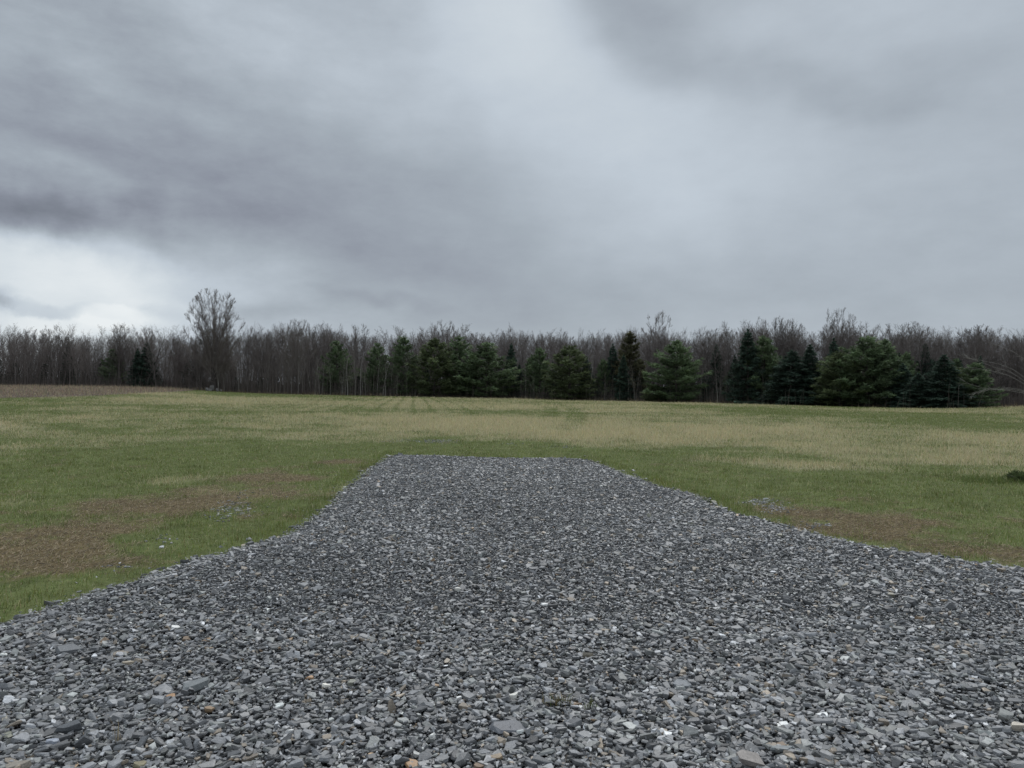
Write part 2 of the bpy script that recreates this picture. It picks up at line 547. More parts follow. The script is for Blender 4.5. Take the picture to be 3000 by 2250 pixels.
# ------------------------------------------------------------------ driveway bed under the stones
bx = np.arange(-16, 15.01, 0.1); by = np.arange(-9, 18.0, 0.1)
BX, BY = np.meshgrid(bx, by, indexing='xy')
bd = pad_dist(BX, BY).reshape(BX.shape)
BZ = pad_z(bd) + 0.012 * (fbm(BX, BY, 0.8, 3, 5) - 0.5) - 0.004
keep = bd > -0.18
bi = np.arange(BX.size).reshape(BX.shape)
kq = keep[:-1, :-1] & keep[1:, :-1] & keep[1:, 1:] & keep[:-1, 1:]
bq = np.stack([bi[:-1, :-1], bi[:-1, 1:], bi[1:, 1:], bi[1:, :-1]], -1)[kq]
used, inv = np.unique(bq, return_inverse=True)
bv = np.stack([BX, BY, BZ], -1).reshape(-1, 3)[used]
M_BED = material('slate_bed', color=(0.060, 0.063, 0.068), rough=0.85, spec=0.3, noise=[(38, 4, 0.7, (1, 1, 1)), (120, 2, 0.4, (1, 1, 1))], bump=(45, 3, 1.0, 0.03))
bed = link('driveway', mesh_from('driveway', bv, quads=inv.reshape(-1, 4), smooth=True), M_BED)
tag(bed, 'grey crushed slate driveway pad ending in the grass field', 'driveway', kind='structure')

# ------------------------------------------------------------------ slate stones


def stone_proto(rng, n_ring, thick, simple):
    """convex chip of split slate: an irregular outline, a flat top, broken edges"""
    ang = np.sort(rng.rand(n_ring) * 2 * math.pi * 0.55 + np.arange(n_ring) * 2 * math.pi / n_ring)
    rad = 0.5 * (0.72 + 0.42 * rng.rand(n_ring))
    pts = []
    sx, sy = 1.0, 0.55 + 0.35 * rng.rand()
    tilt = rng.randn(2) * 0.12
    for a, r in zip(ang, rad):
        x, y = r * math.cos(a) * sx, r * math.sin(a) * sy
        k = 0.74 + 0.24 * rng.rand(); k2 = 0.70 + 0.3 * rng.rand()
        pts.append((x * k, y * k, thick * (0.5 + 0.06 * rng.randn()) + tilt[0] * x + tilt[1] * y))
        if not simple:
            pts.append((x, y, thick * 0.5 * rng.uniform(-0.4, 0.5)))
        pts.append((x * k2, y * k2, -thick * 0.5))
    bm = bmesh.new()
    vs = [bm.verts.new(p) for p in pts]
    res = bmesh.ops.convex_hull(bm, input=vs)
    junk = [g for g in res['geom_interior'] + res['geom_unused'] if isinstance(g, bmesh.types.BMVert)]
    if junk:
        bmesh.ops.delete(bm, geom=list(set(junk)), context='VERTS')
    loose = [v for v in bm.verts if not v.link_faces]
    if loose:
        bmesh.ops.delete(bm, geom=loose, context='VERTS')
    bmesh.ops.triangulate(bm, faces=bm.faces[:])
    bm.normal_update()
    bm.verts.index_update()
    v = np.array([q.co[:] for q in bm.verts]); f = np.array([[q.index for q in fc.verts] for fc in bm.faces])
    bm.free()
    return v, f


PR_NEAR = [stone_proto(RS, RS.randint(5, 8), RS.uniform(0.12, 0.34), False) for _ in range(70)]
PR_FAR = [stone_proto(RS, RS.randint(4, 7), RS.uniform(0.14, 0.34), True) for _ in range(48)]


def top_only(p):
    """drop the underside the stone lies on"""
    v, f = p
    nrm = np.cross(v[f[:, 1]] - v[f[:, 0]], v[f[:, 2]] - v[f[:, 0]])
    nrm /= np.linalg.norm(nrm, axis=1)[:, None] + 1e-12
    return v, f[nrm[:, 2] > -0.6]


PR_FAR = [top_only(p) for p in PR_FAR]


def rot_mats(yaw, tx, ty):
    cz, sz = np.cos(yaw), np.sin(yaw)
    Z = np.zeros((len(yaw), 3, 3)); Z[:, 0, 0] = cz; Z[:, 0, 1] = -sz; Z[:, 1, 0] = sz; Z[:, 1, 1] = cz; Z[:, 2, 2] = 1
    cx, sx = np.cos(tx), np.sin(tx)
    X = np.zeros_like(Z); X[:, 0, 0] = 1; X[:, 1, 1] = cx; X[:, 1, 2] = -sx; X[:, 2, 1] = sx; X[:, 2, 2] = cx
    cy, sy = np.cos(ty), np.sin(ty)
    Y = np.zeros_like(Z); Y[:, 1, 1] = 1; Y[:, 0, 0] = cy; Y[:, 0, 2] = sy; Y[:, 2, 0] = -sy; Y[:, 2, 2] = cy
    return Y @ X @ Z


def stone_colors(n, rng):
    v = np.exp(rng.randn(n) * 0.42) * 0.168
    hue = rng.rand(n)
    base = np.where(hue[:, None] < 0.55, [[0.99, 1.0, 1.02]], np.where(hue[:, None] < 0.8, [[1.02, 1.0, 0.98]], [[1.0, 1.02, 0.97]]))
    c = v[:, None] * base
    k = rng.rand(n)
    tan = k < 0.04
    c[tan] = (np.array([[0.235, 0.195, 0.15]]) * np.exp(rng.randn(tan.sum()) * 0.25)[:, None])
    rust = (k >= 0.04) & (k < 0.0435)
    c[rust] = (np.array([[0.24, 0.165, 0.10]]) * np.exp(rng.randn(rust.sum()) * 0.25)[:, None])
    white = (k > 0.988)
    c[white] = (np.array([[0.68, 0.67, 0.63]]) * rng.uniform(0.55, 1.05, (white.sum(), 1)))
    return np.clip(c, 0.02, 0.85), white


def scatter_stones(x, y, z, size, protos, rng, tilt_sd=0.17):
    n = len(x)
    yaw = rng.rand(n) * 2 * math.pi
    wild = rng.rand(n) < 0.8 * tilt_sd
    sd = np.where(wild, 0.6, tilt_sd)
    M = rot_mats(yaw, rng.randn(n) * sd, rng.randn(n) * sd)
    scl = np.stack([size, size * rng.uniform(0.8, 1.1, n), size * rng.uniform(0.75, 1.25, n)], -1)
    col, white = stone_colors(n, rng)
    scl[white] *= 0.55
    scl[white, 2] *= 1.8
    which = rng.randint(0, len(protos), n)
    V, T, C = [], [], []
    base = 0
    for k, (pv, pf) in enumerate(protos):
        m = np.nonzero(which == k)[0]
        if not len(m):
            continue
        p = np.einsum('nij,nvj->nvi', M[m], pv[None] * scl[m][:, None])
        p += np.stack([x[m], y[m], z[m]], -1)[:, None]
        nv = len(pv)
        V.append(p.reshape(-1, 3))
        T.append((pf[None] + (base + np.arange(len(m)) * nv)[:, None, None]).reshape(-1, 3))
        C.append(np.repeat(col[m], nv, axis=0))
        base += nv * len(m)
    return np.concatenate(V), np.concatenate(T), np.concatenate(C)


def stone_size(n, rng, med, sig=0.42):
    return np.clip(np.exp(rng.randn(n) * sig) * med, 0.35 * med, 3.0 * med)


def pad_points(n, ymin, ymax, xmin, xmax, rng, spill=0.02):
    x = rng.uniform(xmin, xmax, n); y = rng.uniform(ymin, ymax, n)
    d = pad_dist(x, y)
    ok = (d > -spill - np.abs(rng.randn(n)) * 0.07 - (rng.rand(n) < 0.035) * rng.rand(n) ** 2 * 0.8) & (np.abs(x) < 0.72 * y + 1.2)
    return x[ok], y[ok], d[ok]


rs = np.random.RandomState(5)
STONE_Q = 1.0
# near: carefully shaped chips; two loose layers so no bed shows
sv, st, scs, off = [], [], [], 0
for (y0, y1, dens, protos, med, zj) in ((2.2, 5.0, 4000, PR_NEAR, 0.0310, 0.026), (5.0, 9.0, 4000, PR_FAR, 0.0300, 0.020),
                                        (9.0, 17.6, 3300, PR_FAR, 0.0300, 0.016)):
    n = int((y1 - y0) * 24 * dens * STONE_Q)
    x, y, d = pad_points(n, y0, y1, -12, 12, rs)
    size = stone_size(len(x), rs, med) * (0.62 + 0.76 * fbm(x, y, 1.6, 3, 71))
    z = pad_z(d) + rs.uniform(-0.2, 1.0, len(x)) * zj * (0.35 + 0.65 * sstep(0, 0.3, d)) + 0.002
    v, t, c = scatter_stones(x, y, z, size, protos, rs, 0.17 if y0 < 4 else 0.13 if y0 < 8 else 0.10)
    sv.append(v); st.append(t + off); scs.append(c); off += len(v)
    # sparse bigger plates lying on top
    n2 = int(len(x) * 0.011)
    k = rs.choice(len(x), n2, replace=False)
    v, t, c = scatter_stones(x[k], y[k], pad_z(d[k]) + 0.020, size[k] * 0 + rs.uniform(0.055, 0.100, n2), PR_NEAR, rs, 0.16)
    sv.append(v); st.append(t + off); scs.append(np.minimum(c, 0.24) * 0.9); off += len(v)
# the pad carries on beyond the frame: plainer, larger chips there
for (x0, x1, y0, y1) in ((-9.0, 9.0, -0.5, 7.5),):
    n = int((x1 - x0) * (y1 - y0) * 2100)
    x = rs.uniform(x0, x1, n); y = rs.uniform(y0, y1, n)
    d = pad_dist(x, y)
    ok = (d > -0.05 - np.abs(rs.randn(n)) * 0.06) & ((np.abs(x) >= 0.72 * y + 1.15) | (y < 2.25))
    x, y, d = x[ok], y[ok], d[ok]
    v, t, c = scatter_stones(x, y, pad_z(d) + rs.uniform(-0.2, 1.0, len(x)) * 0.024, stone_size(len(x), rs, 0.042), PR_FAR, rs, 0.15)
    sv.append(v); st.append(t + off); scs.append(c); off += len(v)
M_SLATE = material('slate_stone', attr='col', rough=0.50, spec=0.55, noise=[(60, 5, 0.28, (1, 1, 2.5)), (260, 2, 0.15, (1, 1, 1))], bump=(140, 4, 0.35, 0.006))
gravel = link('gravel', mesh_from('gravel', np.concatenate(sv), np.concatenate(st), None, np.concatenate(scs)), M_SLATE)
tag(gravel, 'loose chips of dark blue grey slate covering the driveway', 'gravel', kind='stuff')
del sv, st, scs

# single stones one can pick out of the gravel: photo place, length, thickness ratio, colour, yaw, pitch, label
GREY, PALE, DARK = (0.125, 0.13, 0.135), (0.24, 0.25, 0.26), (0.075, 0.08, 0.085)
WHITE, TAN, RUST, ORANGE = (0.72, 0.71, 0.68), (0.25, 0.22, 0.18), (0.175, 0.118, 0.075), (0.235, 0.175, 0.11)
SINGLE = [
    (1490, 2118, 0.170, 0.26, (0.095, 0.10, 0.112), 0.15, 0.20, 'large flat blue grey slate slab near bottom centre with dark broken edge'),
    (205, 1897, 0.165, 0.34, GREY, 0.3, 0.25, 'big angular grey slate chunk by the grass on the left of the driveway'),
    (578, 1998, 0.165, 0.36, (0.16, 0.17, 0.17), 0.9, 0.1, 'broad mottled grey slate block half sunk in the left gravel'),
    (206, 2122, 0.105, 0.55, DARK, 0.5, 0.1, 'dark blocky slate lump beside the pale rounded stone at lower left'),
    (155, 2160, 0.070, 0.55, (0.27, 0.29, 0.33), 0.2, 0.15, 'pale bluish rounded stone in the gravel at lower left'),
    (40, 2232, 0.115, 0.30, TAN, 0.1, 0.05, 'flat brownish tan slab in the bottom left corner'),
    (1996, 1992, 0.120, 0.30, (0.17, 0.18, 0.19), 0.5, 0.25, 'broad grey slate plate standing out right of centre in the gravel'),
    (1595, 2214, 0.105, 0.30, DARK, 0.2, 0.1, 'smooth dark slate slab at the bottom edge, right of the orange stones'),
    (2206, 2214, 0.125, 0.40, (0.19, 0.17, 0.155), -0.3, 0.1, 'brown and grey slate block at the bottom edge right of centre'),
    (2292, 2180, 0.120, 0.28, (0.19, 0.205, 0.205), 0.1, 0.12, 'wide pale grey slate plate above the brown block at lower right'),
    (2945, 2082, 0.125, 0.35, (0.25, 0.25, 0.235), 0.8, 0.3, 'pale grey slab tilted up in the gravel near right edge'),
    (2988, 2120, 0.085, 0.55, (0.52, 0.46, 0.38), 0.3, 0.2, 'cream and tan stone at the right edge of the gravel'),
    (2607, 1902, 0.090, 0.30, (0.18, 0.19, 0.195), 0.0, 0.1, 'lone flat grey slate piece in the fine gravel on the right'),
    (1595, 1762, 0.055, 0.50, WHITE, 0.1, 0.0, 'white oblong stone in middle of the driveway'),
    (1343, 1718, 0.058, 0.60, (0.66, 0.64, 0.58), 0.4, 0.1, 'cream white stone in the driveway left of the white oblong one'),
    (1346, 2033, 0.040, 0.75, WHITE, 0.7, 0.2, 'small bright white wedge of stone above the large flat slab'),
    (1504, 2024, 0.070, 0.45, (0.62, 0.60, 0.54), 0.1, 0.1, 'chipped white and grey quartz piece behind the large flat slab'),
    (2295, 2110, 0.050, 0.65, WHITE, 0.2, 0.2, 'white block of stone above the wide pale plate at lower right'),
    (1957, 2139, 0.048, 0.65, (0.78, 0.78, 0.76), 0.0, 0.1, 'bright white cube shaped stone at lower right of centre'),
    (2410, 2081, 0.062, 0.40, (0.70, 0.70, 0.68), 0.2, 0.1, 'long thin white stone lying in the gravel at lower right'),
    (959, 1996, 0.052, 0.60, (0.72, 0.68, 0.60), 0.4, 0.1, 'white stone with a tan edge left of bottom centre'),
    (856, 2127, 0.044, 0.60, WHITE, 0.2, 0.2, 'white flat topped stone in the lower left gravel'),
    (512, 1830, 0.058, 0.60, (0.66, 0.65, 0.61), 0.5, 0.2, 'whitish rounded stone near the left edge of driveway'),
    (1452, 2202, 0.062, 0.50, ORANGE, 0.2, 0.2, 'mustard orange stone at the bottom below the large flat slab'),
    (1206, 2222, 0.075, 0.30, (0.34, 0.20, 0.10), -0.4, 0.3, 'thin orange brown sliver of stone tipped up at the bottom edge'),
    (1404, 2230, 0.055, 0.55, RUST, 0.3, 0.2, 'rust brown stone at the bottom edge beside the mustard orange one'),
    (2241, 2124, 0.055, 0.45, ORANGE, 0.0, 0.1, 'orange tan stone left of the white block at lower right'),
    (378, 1930, 0.072, 0.40, (0.33, 0.28, 0.21), 0.2, 0.2, 'tan stone with brown underside in the left gravel'),
    (910, 1973, 0.045, 0.55, (0.36, 0.22, 0.12), 0.3, 0.1, 'small orange brown stone above the white stone with tan edge'),
    (505, 2027, 0.060, 0.40, (0.34, 0.20, 0.10), -0.3, 0.3, 'orange edged thin stone beside the broad mottled block'),
]
rs2 = np.random.RandomState(77)
for (px, py, ln, th, c, yaw, pit, label) in SINGLE:
    v, f = stone_proto(rs2, 8, th * 0.8, False)
    v = v * ln * np.array([1.1, 0.95, 0.8])
    x, y = flat_at(px, py)
    sc = (CAM_H - 0.085) / CAM_H
    x, y = x * sc, y * sc
    cols = np.tile(np.array(c), (len(v), 1)) * (0.92 + 0.16 * rs2.rand(len(v), 1))
    o = link('stone' if c in (WHITE,) or max(c) > 0.5 else 'slate_stone', mesh_from('stone', v, f, None, cols), M_SLATE)
    o.location = (x, y, float(pad_z(pad_dist([x], [y]))[0]) + 0.018 + 0.2 * th * ln)
    o.rotation_euler = (pit * 0.8, pit * 0.4, yaw)
    tag(o, label, 'stone', 'stones that stand out of the gravel')

# patches of slate chips lying in the grass
PATCH = [('scattered slate chips in the grass left of driveway', [(690, 1492, 55, 22, 150), (640, 1515, 40, 10, 40), (470, 1585, 45, 14, 26), (340, 1660, 30, 12, 12), (720, 1450, 60, 20, 20)]),
         ('low streak of slate chips in the grass beyond the driveway end', [(1275, 1293, 55, 5, 330), (1180, 1292, 50, 4, 90)]),
         ('small slate spill in the grass right of driveway', [(2225, 1470, 50, 9, 160), (2275, 1492, 45, 9, 160), (2380, 1540, 40, 10, 50)]),
         ('faint line of slate chips in grass above driveway right corner', [(1650, 1309, 45, 4, 60), (1490, 1301, 25, 3, 22)])]
for label, items in PATCH:
    X, Y, S = [], [], []
    for (px, py, w, h, n) in items:
        for _ in range(n):
            g = ground_at(px + rs2.randn() * w * 0.6, py + rs2.randn() * h * 0.6) if py < 1400 else None
            if g is None:
                g = flat_at(px + rs2.randn() * w * 0.6, py + rs2.randn() * h * 0.6)
            X.append(g[0]); Y.append(g[1]); S.append(np.clip(math.exp(rs2.randn() * 0.4) * 0.032, 0.015, 0.09))
    X, Y, S = np.array(X), np.array(Y), np.array(S)
    v, t, c = scatter_stones(X, Y, terrain(X, Y) + 0.004, S, PR_NEAR, rs2, 0.15)
    o = link('slate_chips', mesh_from('slate_chips', v, t, None, np.clip(c * 1.1, 0, 0.8)), M_SLATE)
    tag(o, label, 'stones', kind='stuff')

# ------------------------------------------------------------------ grass blades
M_GRASS = material('grass_blade', attr='col', rough=0.6, spec=0.25, translucent=0.35)


def blades(x, y, h, w, col, rng, lean=0.35, z=None):
    """one bent blade per point: two triangles along a curve"""
    n = len(x)
    z = terrain(x, y) if z is None else z
    yaw = rng.rand(n) * 2 * math.pi
    dx, dy = np.cos(yaw) * w * 0.5, np.sin(yaw) * w * 0.5
    la = rng.rand(n) * 2 * math.pi
    lm = np.abs(rng.randn(n)) * lean * h
    lx, ly = np.cos(la) * lm, np.sin(la) * lm
    base = np.stack([x, y, z - 0.01], -1)
    a = base - np.stack([dx, dy, 0 * dx], -1); b = base + np.stack([dx, dy, 0 * dx], -1)
    mid = base + np.stack([lx * 0.35, ly * 0.35, h * 0.6], -1)
    k = 0.75
    c = mid - np.stack([dx, dy, 0 * dx], -1) * k; d = mid + np.stack([dx, dy, 0 * dx], -1) * k
    tip = base + np.stack([lx, ly, h * (1 - 0.25 * np.minimum(lm / h, 1.5))], -1)
    V = np.stack([a, b, c, d, tip], 1).reshape(-1, 3)
    i = np.arange(n) * 5
    Q = np.stack([i, i + 1, i + 3, i + 2], -1)
    T = np.stack([i + 2, i + 3, i + 4], -1)
    return V, T, Q, np.repeat(col, 5, axis=0)


def grass_points(r0, r1, dens_fn, rng, half=0.75):
    """points over a fan of the field, thinning with distance from the middle of the near field"""
    edges = np.exp(np.linspace(math.log(r0), math.log(r1), 40))
    X, Y = [], []
    for a, b in zip(edges[:-1], edges[1:]):
        area = half * (b * b - a * a)
        n = int(area * dens_fn(0.5 * (a + b)))
        r = np.sqrt(rng.uniform(a * a, b * b, n)); az = rng.uniform(-half, half, n)
        X.append(r * np.sin(az)); Y.append(r * np.cos(az))
    return np.concatenate(X), np.concatenate(Y)


def mix(a, b, t):
    return a * (1 - t[:, None]) + b * t[:, None]


rg = np.random.RandomState(9)
gx, gy = grass_points(4.0, 141.0, lambda r: 1900.0 * min(1.0, (11.0 / r) ** 1.75), rg)
ox, oy = grass_points(4.0, 70.0, lambda r: 900.0 * min(1.0, (11.0 / r) ** 1.75), rg, 1.12)
oo = np.abs(np.arctan2(ox, oy)) > 0.74
gx, gy = np.concatenate([gx, ox[oo]]), np.concatenate([gy, oy[oo]])
gr = np.hypot(gx, gy)
d = pad_dist(gx, gy) if True else None
wood_d = edge_R(np.arctan2(gx, gy)) - gr
ok = (d < -0.02 + 0.07 * rg.randn(len(gx))) & (wood_d > -1.0) & (corn_depth(gx, gy) < 0.3)
gx, gy, gr, d, wood_d = gx[ok], gy[ok], gr[ok], d[ok], wood_d[ok]
dry, dirt = field_masks(gx, gy)
tuft = np.clip(0.5 + 1.5 * (0.6 * fbm(gx, gy, 0.24, 2, 61) + 0.4 * fbm(gx, gy, 0.075, 2, 62) - 0.5), 0, 1)
keepp = rg.rand(len(gx)) > np.clip(dirt * 0.80 + 0.9 * (0.5 - tuft), 0, 0.90)
gx, gy, gr, d, dry, dirt, tuft, wood_d = [q[keepp] for q in (gx, gy, gr, d, dry, dirt, tuft, wood_d)]
n = len(gx)
isdry = rg.rand(n) < np.clip(dry * 0.75 + dirt * 0.35 + 0.06, 0, 1)
green = np.stack([0.148 + 0.08 * rg.rand(n), 0.194 + 0.06 * rg.rand(n), 0.052 + 0.03 * rg.rand(n)], -1) * rg.uniform(0.65, 1.25, (n, 1)) * (0.62 + 0.76 * fbm(gx, gy, 0.16, 2, 63))[:, None]
straw = np.stack([0.47 + 0.10 * rg.rand(n), 0.425 + 0.08 * rg.rand(n), 0.255 + 0.06 * rg.rand(n)], -1) * rg.uniform(0.7, 1.25, (n, 1))
colb = np.where(isdry[:, None], straw, green)
wid = 0.0042 * np.maximum(1, gr / 11.0) ** 0.8 * rg.uniform(0.7, 1.3, n)
hei = np.where(isdry, 0.045 + 0.075 * dry, 0.036 + 0.025 * dry) * np.exp(rg.randn(n) * 0.35) * (0.7 + 0.7 * tuft)
edgeg = (d > -0.35) & (fbm(gx, gy, 0.9, 2, 15) > 0.45)
hei = np.where(edgeg & ~isdry, hei * 1.7, hei)
hei = hei * (1 - 0.4 * dirt) * np.where(gr < 20, 1.0, np.minimum(1.0 + (gr - 20) / 120, 1.5))
big = fbm(gx, gy, 0.55, 3, 66) > 0.66
hei = np.where(big, hei * 1.3, hei)
colb = np.where((big & ~isdry)[:, None], colb * 0.8, colb)
flat = isdry & (dirt > 0.2)
hei = np.where(flat, hei * 0.8, hei)
V, T, Q, C = blades(gx, gy, hei, wid, colb, rg, 0.62)
grass = link('grass', mesh_from('grass', V, T, Q, C), M_GRASS)
tag(grass, 'short green grass mixed with dry straw blades covering the field', 'grass', kind='stuff')
del V, T, Q, C

# straw litter lying on the bare soil strips
lx_, ly_ = grass_points(4.0, 22.0, lambda r: 1700.0 * min(1.0, (9.0 / r) ** 1.5), rg)
dd = pad_dist(lx_, ly_); dry_, dirt_ = field_masks(lx_, ly_)
ok = (dd < -0.03) & (rg.rand(len(lx_)) < np.clip(dirt_ * 1.1, 0, 1))
lx_, ly_ = lx_[ok], ly_[ok]
n = len(lx_)
yaw = rg.rand(n) * 2 * math.pi
L = np.exp(rg.randn(n) * 0.5) * 0.022; W = 0.0026
zz = terrain(lx_, ly_)
p0 = np.stack([lx_, ly_, zz + 0.004 + 0.01 * rg.rand(n)], -1)
p1 = p0 + np.stack([np.cos(yaw) * L, np.sin(yaw) * L, 0.02 * rg.rand(n)], -1)
s_ = np.stack([-np.sin(yaw) * W, np.cos(yaw) * W, 0.003 * np.ones(n)], -1)
V = np.stack([p0 - s_, p0 + s_, p1 + s_ * 0.5, p1 - s_ * 0.5], 1).reshape(-1, 3)
i = np.arange(n) * 4
c = np.array([[0.36, 0.29, 0.195]]) * rg.uniform(0.3, 1.3, (n, 1))
straw_o = link('straw', mesh_from('straw', V, None, np.stack([i, i + 1, i + 2, i + 3], -1), np.repeat(c, 4, axis=0)), M_GRASS)
tag(straw_o, 'dry straw litter on the bare brown soil strips', 'straw', kind='stuff')

# ------------------------------------------------------------------ corn stubble
rc = np.random.RandomState(31)
sx_, sy_ = [], []
cdir = math.radians(62)                       # the drill rows run across the view
for row in np.arange(-20, 160, 0.76):
    s = np.arange(-150, 40, 0.19) + rc.rand() * 0.2
    s = s + rc.randn(len(s)) * 0.05
    X = s * math.sin(cdir) - row * math.cos(cdir); Y = s * math.cos(cdir) + row * math.sin(cdir) + 60
    sx_.append(X + rc.randn(len(s)) * 0.04); sy_.append(Y + rc.randn(len(s)) * 0.04)
sx_, sy_ = np.concatenate(sx_), np.concatenate(sy_)
a_ = np.arctan2(sx_, sy_)
ok = (corn_depth(sx_, sy_) > 0.2) & (a_ > -0.78) & (rc.rand(len(sx_)) < 0.55)
sx_, sy_ = sx_[ok], sy_[ok]
n = len(sx_)
hh = np.clip(0.36 + 0.11 * rc.randn(n), 0.12, 0.75)
cc = np.stack([0.34 + 0.1 * rc.rand(n), 0.275 + 0.08 * rc.rand(n), 0.195 + 0.05 * rc.rand(n)], -1) * rc.uniform(0.4, 1.25, (n, 1))
V, T, Q, C = blades(sx_, sy_, hh, np.full(n, 0.030), cc, rc, 0.12)
n2 = int(n * 1.2)
k = rc.randint(0, n, n2)
V2, T2, Q2, C2 = blades(sx_[k] + rc.randn(n2) * 0.2, sy_[k] + rc.randn(n2) * 0.2, 0.10 + 0.16 * rc.rand(n2), np.full(n2, 0.05),
                        cc[k] * rc.uniform(0.6, 1.3, (n2, 1)), rc, 1.6)
m = len(V)
corn = link('stubble', mesh_from('stubble', np.vstack([V, V2]), np.vstack([T, T2 + m]), np.vstack([Q, Q2 + m]), np.vstack([C, C2])), M_GRASS)
tag(corn, 'brown cut corn stubble filling the field before the left wood', 'stubble', kind='stuff')

# ------------------------------------------------------------------ trees: branch builder


class Tubes:
    def __init__(self):
        self.v, self.t, self.q, self.n = [], [], [], 0

    def add(self, pts, rad, sides):
        pts = np.asarray(pts); m = len(pts)
        tan = np.gradient(pts, axis=0); tan /= np.linalg.norm(tan, axis=1)[:, None] + 1e-9
        ref = np.array([0.31, 0.95, 0.05]) if abs(tan[0][2]) > 0.8 else np.array([0, 0, 1.0])
        u = np.cross(tan, ref); u /= np.linalg.norm(u, axis=1)[:, None] + 1e-9
        w = np.cross(tan, u)
        a = np.arange(sides) * 2 * math.pi / sides
        ring = pts[:, None] + (u[:, None] * np.cos(a)[None, :, None] + w[:, None] * np.sin(a)[None, :, None]) * np.asarray(rad)[:, None, None]
        self.v.append(ring.reshape(-1, 3))
        i = np.arange(m * sides).reshape(m, sides) + self.n
        j = np.roll(i, -1, axis=1)
        self.q.append(np.stack([i[:-1], j[:-1], j[1:], i[1:]], -1).reshape(-1, 4))
        self.n += m * sides

    def mesh(self, name, smooth=True):
        return mesh_from(name, np.concatenate(self.v), None, np.concatenate(self.q), None, smooth)

    def arrays(self):
        return np.concatenate(self.v), np.concatenate(self.q)


def grow(rng, buf, p, d, L, r, lvl, P):
    """recursive limb; buf[0] takes the trunk, buf[1] everything above"""
    nseg = P['seg'][lvl]
    pts = [np.array(p, float)]; dirs = [d]
    for i in range(nseg):
        d = d + rng.normal(0, P['wob'][lvl], 3) + np.array([0, 0, P['up'][lvl]])
        d = d / np.linalg.norm(d)
        pts.append(pts[-1] + d * L / nseg); dirs.append(d)
    end = P['tip'][lvl]
    rad = np.maximum(r * (1 - (1 - end) * (np.linspace(0, 1, nseg + 1) ** P.get('pw', 0.9))), P['rmin'] * 0.6)
    (buf[0] if lvl == 0 else buf[1]).add(pts, rad, P['sides'][lvl])
    if lvl + 1 >= len(P['seg']):
        return
    k = P['kids'][lvl]
    k = max(1, int(round(k * rng.uniform(0.8, 1.2))))
    az0 = rng.uniform(0, 6.28)
    for c in range(k):
        t = P['t0'][lvl] + (P['t1'][lvl] - P['t0'][lvl]) * ((c + rng.uniform(0, 1)) / k)
        f = t * nseg; i = min(int(f), nseg - 1); fr = f - i
        q = pts[i] * (1 - fr) + pts[i + 1] * fr
        dd = dirs[i + 1]
        ang = P['ang'][lvl] * rng.uniform(*P.get('angr', {}).get(lvl, (0.7, 1.3)))
        az = az0 + c * 2.4 + rng.normal(0, 0.4)
        ref = np.array([1.0, 0, 0]) if abs(dd[2]) > 0.7 else np.array([0, 0, 1.0])
        u = np.cross(dd, ref); u /= np.linalg.norm(u); w = np.cross(dd, u)
        nd = dd * math.cos(ang) + (u * math.cos(az) + w * math.sin(az)) * math.sin(ang)
        sh = P['shape'][lvl]
        ll = L * P['ratio'][lvl] * (1 - sh * (t - P['t0'][lvl]) / max(1e-3, 1 - P['t0'][lvl])) * rng.uniform(0.65, 1.2)
        rr = max(P['rmin'], min(rad[i] * 0.62, ll * P['thin'][lvl]))
        grow(rng, buf, q, nd, ll, rr, lvl + 1, P)


POLE = dict(seg=[9, 4, 2, 2], wob=[0.03, 0.05, 0.06, 0.08], up=[0.01, 0.10, 0.10, 0.08], tip=[0.10, 0.25, 0.3, 0.4], rmin=0.0085, sides=[5, 3, 3, 3],
            kids=[40, 8, 4], t0=[0.12, 0.2, 0.25], t1=[0.99, 1.0, 1.0], ang=[0.72, 0.55, 0.6], ratio=[0.24, 0.5, 0.55], shape=[0.55, 0.4, 0.3], thin=[0.014, 0.013, 0.012])


def variant(P, **kw):
    q = dict(P); q.update(kw); return q


ROUND = variant(POLE, kids=[22, 11, 5], t0=[0.25, 0.2, 0.2], t1=[0.95, 1, 1], ang=[0.62, 0.55, 0.6], ratio=[0.42, 0.45, 0.5], shape=[0.5, 0.4, 0.3], tip=[0.25, 0.25, 0.3, 0.5], wob=[0.04, 0.06, 0.07, 0.09])
BROOM = variant(POLE, kids=[16, 13, 5], t0=[0.08, 0.25, 0.2], t1=[0.75, 1, 1], ang=[0.33, 0.36, 0.5], ratio=[0.62, 0.34, 0.45], shape=[0.35, 0.35, 0.3], tip=[0.2, 0.2, 0.3, 0.5], up=[0.0, 0.05, 0.08, 0.05])
FORK = variant(POLE, kids=[13, 10, 5], t0=[0.36, 0.2, 0.2], t1=[0.98, 1, 1], ang=[0.7, 0.6, 0.65], ratio=[0.45, 0.5, 0.5], shape=[0.45, 0.4, 0.3], wob=[0.06, 0.09, 0.09, 0.1], tip=[0.3, 0.25, 0.3, 0.5])
SAPL = variant(POLE, seg=[7, 3, 2], kids=[16, 4], t0=[0.3, 0.2], t1=[0.98, 1], ang=[0.7, 0.6], ratio=[0.26, 0.5], shape=[0.5, 0.4], thin=[0.012, 0.012])
def bare_proto(P, H, r, seed, trunk_len=None):
    rng = np.random.RandomState(seed)
    buf = (Tubes(), Tubes())
    L = trunk_len or H * 0.92
    grow(rng, buf, (0, 0, -0.1), np.array([rng.normal(0, .03), rng.normal(0, .03), 1.0]), L, r, 0, P)
    h = max(b[:, 2].max() for b in buf[1].v)
    return buf, h


